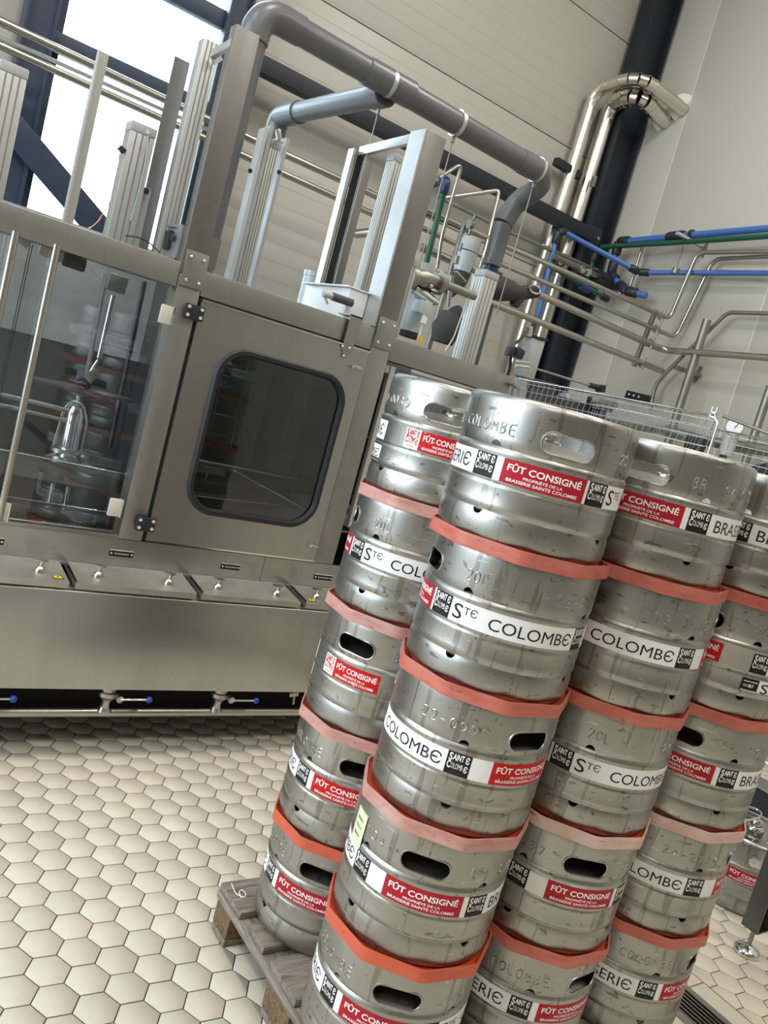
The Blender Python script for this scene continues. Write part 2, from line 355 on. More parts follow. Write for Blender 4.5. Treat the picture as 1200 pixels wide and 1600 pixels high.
# ------------------------------------------------------------------ floor of hexagonal tiles
HS = 0.0577; HA = -0.0371
fl = bpy.data.objects.new('floor', None); C.objects.link(fl); fl['kind'] = 'structure'
obj('screed', MB().box(XL, 2.44, YF, YB, -.08, -.0022).box(2.69, XR, YF, YB, -.08, -.0022).box(2.44, 2.6, 3.0, YB, -.08, -.0022), grout_m, fl)
obj('screed', MB().box(2.6, 2.69, YF, YB, -.08, -.0022).box(2.43, 2.6, 2.9, 3.0, -.08, -.0022), grout_l, fl)
def camproj(x, y, z):
    d = (x, y, z - CAMH); q = [sum(RR[i][k] * d[k] for k in range(3)) for i in range(3)]
    return (600 + 1285.8 * q[0] / q[2], 800 - 1285.8 * q[1] / q[2], q[2]) if q[2] > .1 else (9e9, 9e9, -1)
def clip(poly, a, b, c):        # keep a*x+b*y<=c
    out = []
    for i in range(len(poly)):
        p, q = poly[i], poly[(i + 1) % len(poly)]; dp = a * p[0] + b * p[1] - c; dq = a * q[0] + b * q[1] - c
        if dp <= 0: out.append(p)
        if dp * dq < 0:
            t = dp / (dp - dq); out.append((p[0] + t * (q[0] - p[0]), p[1] + t * (q[1] - p[1])))
    return out
def tilemesh(poly, mb, dz=0.0):
    cx = sum(p[0] for p in poly) / len(poly); cy = sum(p[1] for p in poly) / len(poly); n = len(poly); V = []
    for (k, z) in ((1.0, -.006), (1.0, -.0010), (.975, .0)):
        V += [(cx + (p[0] - cx) * k, cy + (p[1] - cy) * k, z + dz) for p in poly]
    F = [tuple(range(2 * n, 3 * n))]
    for l in (0, n): F += [(l + i, l + (i + 1) % n, l + n + (i + 1) % n, l + n + i) for i in range(n)]
    mb.add(V, F)
def lattice(ox, oy, x0, x1, y0, y1, clipper):
    d = math.sqrt(3) * HS; ca, sa = cos(HA), sin(HA); N = 90; out = []
    for i in range(-N, N):
        for j in range(-N - 40, N + 40):
            u = i * d * cos(radians(30)); v = -i * d * .5 - j * d
            x = ox + u * ca - v * sa; y = oy + u * sa + v * ca
            if x < x0 - .06 or x > x1 + .06 or y < y0 - .06 or y > y1 + .06: continue
            poly = [(x + (HS - .0019) * cos(HA + k * pi / 3), y + (HS - .0019) * sin(HA + k * pi / 3)) for k in range(6)]
            full = x0 + .06 < x < x1 - .06 and y0 + .06 < y < y1 - .06
            if not full:
                for c in ((-1, 0, -x0 - .002), (1, 0, x1 - .002), (0, -1, -y0 - .002), (0, 1, y1 - .002)):
                    poly = clip(poly, *c)
                    if len(poly) < 3: break
                if len(poly) < 3: continue
            out.append((x, y, poly, full))
    return out
TL = lattice(0.7062, 2.1053, XL, 2.44, YF, YB, None) + lattice(2.8806, 1.2401, 2.69, XR, YF, YB, None)
vis = []; rest = MB(); hexme = None
for (x, y, poly, full) in TL:
    px, py, dz = camproj(x, y, 0)
    ok = dz > 0 and -25 < px < 1225 and py < 1640 and (px < 500 or px > 1050) and not (1.25 < x < 2.4 and y < 1.8) and y < 3.25 and (px < 500 or (px > 1040 and py > 1380))
    (vis if ok else []).append((dz, x, y, poly, full))
    if not ok: tilemesh(poly, rest)
vis.sort(key=lambda t: t[0])
for k, (dz, x, y, poly, full) in enumerate(vis):
    if k >= 300: tilemesh(poly, rest, 0); continue
    h = random.uniform(-.0004, .0004)
    if full and hexme is None:
        mb = MB(); tilemesh([(p[0] - x, p[1] - y) for p in poly], mb); hexme = mb.mesh('floor_tile')
    if full: o = obj('floor_tile', hexme, tile_m, fl, loc=(x, y, h))
    else:
        mb = MB(); tilemesh(poly, mb); o = obj('floor_tile', mb, tile_m, fl)
o = obj('floor_tiles_beyond', rest, tile_m, fl); o['kind'] = 'stuff'
y = -8.98
far = MB()
while y < 2.9:        # border course beside the gutter
    if y < -.2: far.box(2.603, 2.687, y + .003, y + .297, -.006, 0)
    else: obj('border_tile', MB().box(2.603, 2.687, y + .003, y + .297, -.006, 0, .001), tile_m, fl)
    y += .3
o = obj('border_tiles_beyond', far, tile_m, fl); o['kind'] = 'stuff'
# gutter
gt = thing('floor_gutter', 'long slotted stainless floor gutter right of the pallet, cut by bottom edge', 'gutter', (2.52, .7, 0))
obj('channel', MB().box(2.445, 2.452, -8.9, 2.9, -.10, .001).box(2.590, 2.60, -8.9, 2.9, -.10, .001).box(2.445, 2.6, -8.9, 2.9, -.1, -.09), steel_dull, gt)
obj('frame', MB().box(2.430, 2.462, -8.9, 2.9, -.001, .003).box(2.578, 2.604, -8.9, 2.9, -.001, .003), steel_dull, gt)
for k in range(6): obj('slat', MB().box(2.470 + k * .019, 2.474 + k * .019, -8.9, 2.9, -.022, .0), steel_pipe, gt)

# ------------------------------------------------------------------ steel structure of the hall
def ibeam_v(x0, x1, y0, y1, z0, z1, tf=.016, tw=.010):
    ym = (y0 + y1) / 2
    return MB().box(x0, x0 + tf, y0, y1, z0, z1, .002).box(x1 - tf, x1, y0, y1, z0, z1, .002).box(x0 + tf, x1 - tf, ym - tw / 2, ym + tw / 2, z0, z1)
col = thing('steel_column', 'black steel column standing in the corner behind the clad pipes', 'column', (5.13, 5.18, 0))
obj('flanged_profile', ibeam_v(4.985, 5.275, 5.1, 5.26, 0, ZC - .01), dark_paint, col)
obj('gusset_plate', MB().box(4.98, 5.10, 5.055, 5.098, 3.24, 3.40, .003), dark_paint, col)
obj('bolt', MB().cyl((5.06, 5.04, 3.32), (5.06, 5.06, 3.32), .013, 6), galv, col)
bm_ = tag(obj('steel_beam', MB().box(1.832, 4.975, 5.04, 5.056, 3.275, 3.375, .002).box(1.832, 4.975, 5.056, 5.13, 3.275, 3.285).box(1.832, 4.975, 5.056, 5.13, 3.365, 3.375), dark_paint, loc=(3.4, 5.09, 3.32)),
    'long black horizontal steel beam running along the back wall to the column', 'beam')
c2 = thing('window_column', 'blue-black steel column left of the bright window', 'column', (.74, 5.17, 0))
obj('flanged_profile', ibeam_v(.655, .812, 5.1, 5.26, 0, ZC - .01, .016, .01), blue_paint, c2)
obj('cover_plate', MB().box(.671, .797, 5.12, 5.13, 0, ZC - .02), blue_paint, c2)
c3 = thing('window_column', 'blue-black steel column between bright window and beige wall', 'column', (1.76, 5.17, 0))
obj('flanged_profile', ibeam_v(1.69, 1.83, 5.1, 5.19, 0, ZC - .01, .014, .01), blue_paint, c3)
tag(obj('window_beam', MB().box(.815, 1.687, 5.135, 5.195, 2.915, 3.015, .003), blue_paint, loc=(1.25, 5.16, 2.97)), 'blue-black crossbar halfway up the bright window', 'beam')
tag(obj('window_beam', MB().box(.815, 1.687, 5.135, 5.195, 3.43, 3.53, .003), blue_paint, loc=(1.25, 5.16, 3.48)), 'blue-black crossbar high in the bright window, at the top edge', 'beam')
br = thing('diagonal_brace', 'dark blue diagonal steel brace crossing the lower left of the window', 'brace', (.98, 5.1, 2.2))
obj('bar', MB().obox((.62, 5.085, 2.50), (1.27, 5.085, 2.07), .015, .15, .002), blue_paint, br)

# ------------------------------------------------------------------ clad pipes into the right wall
def pipe_thing(name, label, cat, pts, r, m, fil, clamps=(), rings=0, n=16, group=None, fm=None):
    t = thing(name, label, cat, pts[0], 0, group)
    obj('pipe', MB().tube(pts, r, n, fil, 6), m, t)
    for p, ax in clamps:
        p = Vector(p); ax = Vector(ax).normalized()
        obj('clamp', MB().tube([p - ax * .012, p + ax * .012], r * 1.25, n), fm or steel_dull, t)
    return t
def clad_pipe(label, V0, V1, P1, P2, P3, r):
    t = thing('clad_pipe', label, 'pipe', V0)
    V0, V1, P1, P2, P3 = map(Vector, (V0, V1, P1, P2, P3))
    def arc(a, b, c, f, k):
        u = (a - b).normalized() * f; w_ = (c - b).normalized() * f; A = b + u; D = b + w_
        return [(1 - q / k) ** 2 * A + 2 * (q / k) * (1 - q / k) * b + (q / k) ** 2 * D for q in range(k + 1)]
    a1 = arc(V0, V1, P1, .13, 4); a2 = arc(V1, P1, P3, .17, 4)
    obj('riser', MB().tube([V0, V0.lerp(a1[0], .5), a1[0]], r, 20), clad, t)
    for A in (a1, a2):
        for i in range(len(A) - 1):
            obj('elbow_segment', MB().tube([A[i], A[i + 1]], r * 1.0, 20, caps=False), clad, t)
        for p, q in zip(A[:-1], A[1:]):
            d = (q - p).normalized(); obj('seam_ring', MB().tube([p - d * .003, p + d * .003], r * 1.05, 20), clad, t)
        d = (A[-1] - A[-2]).normalized(); obj('seam_ring', MB().tube([A[-1] - d * .003, A[-1] + d * .003], r * 1.05, 20), clad, t)
    obj('cross_run', MB().tube([a1[-1], a2[0]], r, 20), clad, t)
    obj('wall_run', MB().tube([a2[-1], P3], r, 20), clad, t)
    for zz in (3.12, 2.2):
        if V0.z < zz < V1.z: obj('seam_ring', MB().tube([(V0.x, V0.y, zz - .006), (V0.x, V0.y, zz + .006)], r * 1.06, 20), clad, t)
    return t
clad_pipe('shiny metal-clad pipe, the left and higher of the pair beside the black column', (4.66, 5.21, .2), (4.719, 5.210, 4.396), (4.746, 4.800, 4.451), (0, 0, 0), (5.293, 4.776, 4.419), .050)
clad_pipe('shiny metal-clad pipe, the right and lower of the pair beside the black column', (4.865, 5.21, .2), (4.925, 5.210, 4.383), (4.864, 4.860, 4.367), (0, 0, 0), (5.293, 4.924, 4.347), .062)
wallplate = thing('wall_collar', 'thin pale round collar sheets where the clad pipes enter the right wall', 'collar', (5.300, 4.782, 4.423))
obj('disc', MB().tube([(5.297, 4.800, 4.444), (5.287, 4.791, 4.439)], .10, 32), joint_white, wallplate)
obj('disc', MB().tube([(5.296, 4.934, 4.370), (5.288, 4.927, 4.365)], .10, 32), joint_white, wallplate)
hb = thing('pipe_bracket', 'small black box bracket on the back wall left of the clad pipes', 'bracket', (4.589, 5.200, 3.759))
obj('arm', MB().obox((4.516, 5.200, 3.752), (4.804, 5.200, 3.744), .06, .06, .004), dark_paint, hb)
hb = thing('pipe_bracket', 'small grey clip on the black column beside the clad pipes', 'bracket', (4.868, 5.090, 3.715))
obj('clip', MB().obox((4.871, 5.090, 3.762), (4.870, 5.090, 3.674), .03, .03, .003), steel_dull, hb)

# ================================================================== kegs
KR = .188; KH = .300
def ring_solid(outer, inner, n=120):
    return MB().lathe(outer + inner[::-1], n, closed=True)
def cut(mb, cutters):
    a = bpy.data.objects.new('a', mb.mesh('a')); C.objects.link(a)
    cm = MB()
    for c_ in cutters: cm.add(c_.v, c_.f)
    b = bpy.data.objects.new('b', cm.mesh('b')); C.objects.link(b)
    md = a.modifiers.new('m', 'BOOLEAN'); md.object = b; md.operation = 'DIFFERENCE'; md.solver = 'EXACT'
    dg = bpy.context.evaluated_depsgraph_get(); dg.update()
    me = bpy.data.meshes.new_from_object(a.evaluated_get(dg)); bpy.data.objects.remove(a); bpy.data.objects.remove(b)
    me.materials.clear()
    for p in me.polygons: p.use_smooth = True
    try: me.set_sharp_from_angle(angle=radians(42))
    except Exception: pass
    return me
def radial_prism(poly, th, r0=.15, r1=.21):       # poly in (tangential, z), pushed out along direction th
    e = Vector((cos(th), sin(th), 0)); t = Vector((-sin(th), cos(th), 0)); n = len(poly)
    v = [e * r0 + t * p[0] + Vector((0, 0, p[1])) for p in poly] + [e * r1 + t * p[0] + Vector((0, 0, p[1])) for p in poly]
    return MB().add(v, [tuple(range(n)), tuple(range(n, 2 * n))[::-1]] + [(i, n + i, n + (i + 1) % n, (i + 1) % n) for i in range(n)])
def stadium(w_, h, z, n=10):
    r = h / 2; a = w_ / 2 - r
    return [(a + r * sin(pi * i / n), z - r * cos(pi * i / n)) for i in range(n + 1)] + [(-a - r * sin(pi * i / n), z + r * cos(pi * i / n)) for i in range(n + 1)]
HZ, HW, HH = .229, .112, .043
up_out = [(.1846, .1955), (.1858, .199), (.1872, .204), (.1876, .215), (.1876, .262), (.1878, .276), (.1872, .286), (.1850, .2935), (.1812, .2982), (.177, .3)]
up_in = [(.1828, .1955), (.1835, .204), (.1838, .27), (.1812, .284), (.1775, .288), (.1735, .290), (.1722, .2945), (.1738, .2985)]
lo_out = [(.170, .0006), (.1765, .003), (.1822, .0095), (.1858, .019), (.1875, .032), (.1874, .052), (.1862, .060), (.1844, .0665)]
lo_in = [(.168, .002), (.167, .006), (.170, .009), (.177, .014), (.1815, .022), (.1835, .034), (.1828, .0665)]
def halfdisc(z, r, up):
    return [(r * cos(pi * i / 10), z + (1 if up else -1) * r * sin(pi * i / 10)) for i in range(11)]
HC = (57, 237); NC = (12, 102, 192, 282)
skirt_me = cut(ring_solid(up_out, up_in), [radial_prism(stadium(HW, HH, HZ), radians(a)) for a in HC] + [radial_prism(halfdisc(.1965, .0115, True), radians(a)) for a in NC])
foot_me = cut(ring_solid(lo_out, lo_in), [radial_prism(halfdisc(.0665, .0115, False), radians(a)) for a in NC])
body_p = [(.0001, .030), (.08, .034), (.14, .046), (.178, .0600), (.1835, .0640), (.1846, .0668), (.1850, .0700), (.1868, .0725), (.1880, .0775), (.1878, .083), (.1872, .088), (.1874, .112), (.1880, .1165), (.1878, .1195),
          (.1862, .1220), (.1858, .1240), (.1868, .1262), (.1872, .1290), (.1872, .1785), (.1880, .1822), (.1884, .1862), (.1874, .1905), (.1850, .1935), (.1840, .196), (.178, .199), (.15, .212), (.10, .2235), (.05, .228), (.0001, .229)]
body_me = MB().lathe(body_p, 120).mesh('shell')
wv = MB(); wv2 = MB(); wv.tube([(.1850 * cos(radians(149)), .1850 * sin(radians(149)), .1955), (.1880 * cos(radians(149)), .1880 * sin(radians(149)), .206), (.1880 * cos(radians(149)), .1880 * sin(radians(149)), .284)], .0011, 6)
wv2.tube([(.1850 * cos(radians(146)), .1850 * sin(radians(146)), .0665), (.1878 * cos(radians(146)), .1878 * sin(radians(146)), .05), (.1878 * cos(radians(146)), .1878 * sin(radians(146)), .022)], .0011, 6)
weld_me = wv.mesh('weld_seam'); weld2_me = wv2.mesh('weld_seam')
rims = []
for a in HC:
    P = []; hr = MB()
    for (t, z) in stadium(HW, HH, HZ, 8):
        th = radians(a) + t / .1868; P.append((.1872 * cos(th), .1872 * sin(th), z))
    P2 = [P[0]] + [q for p, q in zip(P, P[1:]) if (Vector(q) - Vector(p)).length > 1e-4]
    hr.tube(P2[:-1] if (Vector(P2[0]) - Vector(P2[-1])).length < 1e-4 else P2, .0026, 8, closed=True)
    rims.append(hr.mesh('handle_rim'))
valve_me = MB().lathe([(.0001, .262), (.012, .262), (.014, .258), (.024, .2585), (.026, .262), (.030, .262), (.031, .258), (.031, .250), (.028, .247), (.027, .236), (.034, .232), (.036, .2245)], 32).mesh('valve_neck')

def wrap(mb_v, th0, r, zc):
    out = []
    for (x, y, z) in mb_v:
        th = th0 + x / r; rr = r + z; out.append((rr * cos(th), rr * sin(th), zc + y))
    return out
def strip(a0, a1, z0, z1, r=KR, t=.0006):
    n = max(3, int((a1 - a0) / 3)); mb = MB()
    vs = []; fs = []
    for i in range(n + 1):
        th = radians(a0 + (a1 - a0) * i / n)
        for (rr, z) in ((r - .0015, z0), (r + t, z0), (r + t, z1), (r - .0015, z1)): vs.append((rr * cos(th), rr * sin(th), z))
    for i in range(n):
        for k in range(3): fs.append((i * 4 + k, i * 4 + 4 + k, i * 4 + 5 + k, i * 4 + 1 + k))
    return mb.add(vs, fs)
def lettering(body, ac, zc, width, h, bold=0.0, r=KR, lift=.0009, arch=0.0, shear=0.0):
    V, F, w_, hh = text2d(body, bold)
    W = radians(width) * r; out = []
    for (x, y, z) in V:
        u = (x / w_ - .5); yy = (y / hh - .5) * h + arch * (u * u * 4 - .33) + shear * u
        out.append((u * W, yy, lift))
    return MB().add(wrap(out, radians(ac), r, zc), F)
STROKES = {'0': [[(.5, 1), (.15, .85), (.05, .5), (.15, .15), (.5, 0), (.85, .15), (.95, .5), (.85, .85), (.5, 1)]],
 '1': [[(.3, .78), (.6, 1), (.6, 0)]], '2': [[(.08, .78), (.25, .97), (.6, 1), (.88, .8), (.8, .55), (.1, 0), (.95, 0)]],
 '3': [[(.08, .9), (.5, 1), (.88, .78), (.5, .54), (.92, .25), (.5, 0), (.06, .1)]], '4': [[(.75, 0), (.75, 1), (.05, .3), (.98, .3)]],
 '5': [[(.88, 1), (.15, 1), (.12, .58), (.6, .6), (.92, .3), (.55, 0), (.06, .08)]], '6': [[(.8, .95), (.3, .75), (.08, .3), (.4, 0), (.85, .12), (.88, .42), (.5, .55), (.12, .38)]],
 '7': [[(.06, 1), (.92, 1), (.4, 0)]], '8': [[(.5, .54), (.15, .76), (.5, 1), (.85, .76), (.5, .54), (.08, .25), (.5, 0), (.92, .25), (.5, .54)]],
 '9': [[(.88, .62), (.5, .45), (.12, .62), (.15, .9), (.6, 1), (.9, .7), (.7, .25), (.2, .05)]], '-': [[(.15, .45), (.85, .45)]], '.': [[(.45, .04), (.55, .06)]],
 'A': [[(.02, 0), (.5, 1), (.98, 0)], [(.2, .35), (.8, .35)]], 'B': [[(.1, .0), (.1, 1), (.6, 1), (.85, .78), (.6, .54), (.1, .54)], [(.6, .54), (.95, .27), (.6, 0), (.1, 0)]],
 'C': [[(.92, .85), (.55, 1), (.15, .82), (.04, .5), (.15, .17), (.55, 0), (.92, .15)]], 'E': [[(.9, 1), (.1, 1), (.1, 0), (.9, 0)], [(.1, .52), (.75, .52)]],
 'I': [[(.5, 0), (.5, 1)]], 'L': [[(.12, 1), (.12, 0), (.88, 0)]], 'M': [[(.02, 0), (.08, 1), (.5, .35), (.92, 1), (.98, 0)]],
 'N': [[(.08, 0), (.08, 1), (.92, 0), (.92, 1)]], 'O': [[(.5, 1), (.15, .85), (.03, .5), (.15, .15), (.5, 0), (.85, .15), (.97, .5), (.85, .85), (.5, 1)]],
 'R': [[(.1, 0), (.1, 1), (.6, 1), (.88, .77), (.6, .52), (.1, .52)], [(.5, .52), (.95, 0)]], 'S': [[(.88, .88), (.5, 1), (.12, .8), (.3, .57), (.75, .45), (.92, .22), (.5, 0), (.08, .12)]],
 'T': [[(.02, 1), (.98, 1)], [(.5, 1), (.5, 0)]]}
def emboss(body, ac, zc, width, h, r=.1868):        # raised ridge lettering pressed into the skirt
    n = len(body); cell = radians(width) / n; mb = MB()
    for k, ch in enumerate(body):
        for st in STROKES.get(ch, []):
            P = []
            for (a, b) in zip(st, st[1:]):
                for q in range(3): P.append((a[0] + (b[0] - a[0]) * q / 3, a[1] + (b[1] - a[1]) * q / 3))
            P.append(st[-1]); P = [P[0]] + [((P[i - 1][0] + 2 * P[i][0] + P[i + 1][0]) / 4, (P[i - 1][1] + 2 * P[i][1] + P[i + 1][1]) / 4) for i in range(1, len(P) - 1)] + [P[-1]]
            Q = []
            for (x, y) in P:
                th = radians(ac) - radians(width) / 2 + cell * (k + .14 + .72 * x); Q.append((r * cos(th), r * sin(th), zc + (y - .5) * h))
            mb.tube(Q, .0024, 8)
    return mb
def marks(ac, zc, width, h, rows):        # rows of tiny print too small to read in the photo
    mb = MB(); W = radians(width) * RL; rnd = random.Random(3)
    for r_ in range(rows):
        y = h * (.5 - (r_ + .5) / rows); x = -W / 2
        while x < W / 2 - .001:
            l = rnd.uniform(.0012, .0035); V = [(x, y - h / rows * .22, .001), (x + l, y - h / rows * .22, .001), (x + l, y + h / rows * .22, .001), (x, y + h / rows * .22, .001)]
            mb.add(wrap(V, radians(ac), RL, zc), [(0, 1, 2, 3)]); x += l + .0009
    return mb
RL = .1872
ZL0, ZL1 = .1300, .1778; ZM = (ZL0 + ZL1) / 2
RL = .1872
_m = {}
def M_(key, fn):
    if key not in _m: _m[key] = fn()
    return _m[key]
def emblem(p, a, z0=ZL0, z1=ZL1, w_=16, paper=None, ink=None, fig=None):
    key = (w_, round(z1 - z0, 4), paper)
    zc = (z0 + z1) / 2; H = z1 - z0
    def mk():
        L = MB()
        for (tx, fc, dz_, fw, fh) in (('S', .15, .25, .15, .38), ('AINT', .47, .28, .46, .29), ('Є', .84, .26, .16, .33), ('C', .14, -.10, .15, .34), ('OLOMB', .47, -.12, .48, .25), ('Є', .84, -.15, .16, .30)):
            q = lettering(tx, w_ * fc, zc + H * (dz_ + .02), w_ * fw, H * fh, 0 if 'M' in tx else .03, RL, .0010); L.add(q.v, q.f)
        return [strip(0, w_, z0, z1, RL).mesh('emblem_sticker'), L.mesh('lettering'), figure(w_ / 2, zc + H * .055, w_, H).mesh('swirl_figure'), marks(w_ * .5, zc - H * .38, w_ * .5, H * .10, 2).mesh('faint_print')]
    ms = M_(('emb',) + key, mk)
    o = inst('emblem_sticker', ms[0], paper or st_black, p, a); 
    for nm, me, mm in (('lettering', ms[1], ink or ink_white), ('swirl_figure', ms[2], fig or ink_green), ('faint_print', ms[3], fig or ink_green)):
        inst(nm, me, mm, o, 0)
    return o
def figure(ac, zc, w_, H):         # a small winding water creature drawn as a wavy band with a head and a fin
    mb = MB(); pts = []; W = radians(w_ * .62) * RL
    for i in range(15):
        u = i / 14; pts.append(((u - .5) * W, sin(u * 7.5) * H * .045, H * (.012 + .022 * sin(pi * u))))
    V = []
    for (x, y, t) in pts: V += [(x, y + t, .001), (x, y - t, .001)]
    mb.add(wrap(V, radians(ac), RL, zc), [(2 * i, 2 * i + 1, 2 * i + 3, 2 * i + 2) for i in range(14)])
    V = [(-.1 * W, .02 * H, .0011), (.02 * W, .08 * H, .0011), (.10 * W, .03 * H, .0011), (-.45 * W, -.01 * H, .0011), (-.56 * W, .10 * H, .0011), (-.40 * W, .06 * H, .0011)]
    mb.add(wrap(V, radians(ac), RL, zc), [(0, 2, 1), (3, 5, 4)]); return mb
def inst(name, me, m, parent, rot=0.0):
    me2 = me
    if me.materials and me.materials[0] != m: me2 = me.copy(); me2.materials.clear()
    if not me2.materials: me2.materials.append(m)
    o = bpy.data.objects.new(name, me2); C.objects.link(o); o.parent = parent; o.rotation_euler = (0, 0, radians(rot)); return o
def sticker(p, kind, a0, a1, z0=ZL0, z1=ZL1):
    w_ = a1 - a0
    if kind == 'white':
        return inst('white_band', M_(('w', w_, z0), lambda: strip(0, w_, z0, z1, RL).mesh('white_band')), st_white, p, a0)
    if kind == 'ste':
        o = inst('name_band', M_(('w', w_, z0), lambda: strip(0, w_, z0, z1, RL).mesh('white_band')), st_white, p, a0)
        zc = (z0 + z1) / 2; H = z1 - z0
        def mk():
            a = lettering('S', w_ * .055 + 1, zc, w_ * .075, H * .66, .004, RL)
            b = lettering('TЄ', w_ * .165, zc + H * .13, w_ * .105, H * .36, -.004, RL)
            c = lettering('COLOMBЄ', w_ * .635, zc - H * .02, w_ * .66, H * .56, 0, RL)
            return a.add(b.v, b.f).add(c.v, c.f).mesh('lettering')
        inst('lettering', M_(('stet', w_, z0), mk), ink_black, o); return o
    if kind == 'bras':
        o = inst('name_band', M_(('w', w_, z0), lambda: strip(0, w_, z0, z1, RL).mesh('white_band')), st_white, p, a0)
        zc = (z0 + z1) / 2; H = z1 - z0
        inst('lettering', M_(('brt', w_, z0), lambda: lettering('BRASSERIЄ', w_ / 2, zc, w_ * .86, H * .62, 0, RL).mesh('lettering')), ink_black, o); return o
    if kind in ('red', 'red2'):
        o = inst('deposit_sticker', M_(('r', w_, kind), lambda: strip(0, w_, z0, z1, RL).mesh('deposit_sticker')), st_red if kind == 'red' else st_red_bright, p, a0)
        zc = (z0 + z1) / 2; H = z1 - z0
        def mk():
            a = lettering('FÛT CONSIGNÉ', w_ / 2, zc + H * .21, w_ * .88, H * .36, .022, RL)
            b = lettering('PROPRIÉTÉ DE LA', w_ / 2, zc - H * .12, w_ * .46, H * .15, .016, RL)
            c = lettering('BRASSERIE SAINTE' + (' ' if kind == 'red' else '-') + 'COLOMBE', w_ / 2, zc - H * .33, w_ * .84, H * .135, .016, RL)
            return a.add(b.v, b.f).add(c.v, c.f).mesh('lettering')
        inst('lettering', M_(('rt', w_, kind), mk), ink_white, o); return o
    if kind == 'small':
        o = inst('small_print_sticker', M_(('sp', w_, z0), lambda: strip(0, w_, z0, z1, RL).mesh('small_print_sticker')), st_black, p, a0)
        zc = (z0 + z1) / 2; H = z1 - z0
        def mk():
            a = marks(w_ / 2, zc + H * .30, w_ * .8, H * .16, 1); b = lettering('87', w_ * .6, zc + H * .02, w_ * .3, H * .22, .02, RL); d = marks(w_ * .3, zc + H * .02, w_ * .35, H * .2, 2)
            c = marks(w_ / 2, zc - H * .30, w_ * .85, H * .18, 1); return a.add(b.v, b.f).add(c.v, c.f).add(d.v, d.f).mesh('lettering')
        inst('lettering', M_(('spt', w_), mk), ink_white, o); return o

def keg_core(t, rot=0):
    inst('shell', body_me, keg_steel, t, rot); s = inst('upper_skirt', skirt_me, keg_steel, t, rot); f = inst('lower_skirt', foot_me, keg_steel, t, rot)
    inst('handle_rim', rims[0], keg_steel, s); inst('handle_rim', rims[1], keg_steel, s); inst('weld_seam', weld_me, keg_steel, s); inst('weld_seam', weld2_me, keg_steel, f); inst('valve_neck', valve_me, chrome, t)
    return s
def embossings(s, number, word=True):
    for (tx, ac, wd) in (('20L', 105.5, 17), ('BR.', 276, 16), ('SAINTE', 311, 37), ('COLOMBE', 361, 46)):
        inst('embossed_lettering', M_('embo' + tx, lambda: emboss(tx, ac, .2335, wd, .022).mesh('embossed_lettering')), keg_steel, s)
    if number: inst('embossed_number', emboss(number, 182, .2335, 50, .0205).mesh('embossed_number'), keg_steel, s)
def full_band(t, red='red'):
    emblem(t, 0); sticker(t, 'white', 16, 21); sticker(t, red, 21, 75); sticker(t, 'white', 75, 77); emblem(t, 77)
    sticker(t, 'ste', 93, 184); emblem(t, 184); sticker(t, 'white', 200, 214); sticker(t, red, 214, 269); sticker(t, 'white', 269, 273)
    emblem(t, 273); sticker(t, 'bras', 289, 360)
def make_keg(label, loc, rz, number, style='full', group='steel kegs stacked on the pallet'):
    t = thing('beer_keg', label, 'keg', loc, radians(rz), group); t.scale = (.985, .985, 1)
    s = keg_core(t, {'old': 150, 'mixed': -25}.get(style, 0)); embossings(s, number)
    if style == 'full': full_band(t)
    elif style == 'bright': full_band(t, 'red2')
    elif style == 'old':
        emblem(t, 0, w_=13, paper=st_white, ink=ink_red, fig=ink_red); sticker(t, 'red2', 13, 54)
        sticker(t, 'bras', -92, -24); sticker(t, 'ste', -110, -24, .076, .1150)
    elif style == 'mixed':
        sticker(t, 'red2', 11, 54); emblem(t, 77, w_=14); sticker(t, 'bras', 91, 150); sticker(t, 'small', 74, 88, .076, .1145); sticker(t, 'ste', 88, 180, .076, .1145)
    elif style == 'plain': sticker(t, 'red', 21, 75)
    return t
ZB = .148; PZ = .303
SX = {'A': [(1.357, 1.661), (1.352, 1.661), (1.352, 1.660), (1.357, 1.661), (1.364, 1.662)],
      'B': [(1.299, 1.272), (1.312, 1.268), (1.313, 1.266), (1.300, 1.264), (1.299, 1.262)],
      'C': [(1.674, 1.221), (1.684, 1.208), (1.692, 1.215), (1.680, 1.213), (1.680, 1.213)],
      'D': [(2.060, 1.181), (2.062, 1.180), (2.067, 1.179), (2.066, 1.179), (2.066, 1.179)]}
DZ = {'A': .003, 'B': .004, 'C': .000, 'D': -.002}
SNAME = {'A': 'back-left stack', 'B': 'front-left stack', 'C': 'middle stack', 'D': 'far-right stack'}
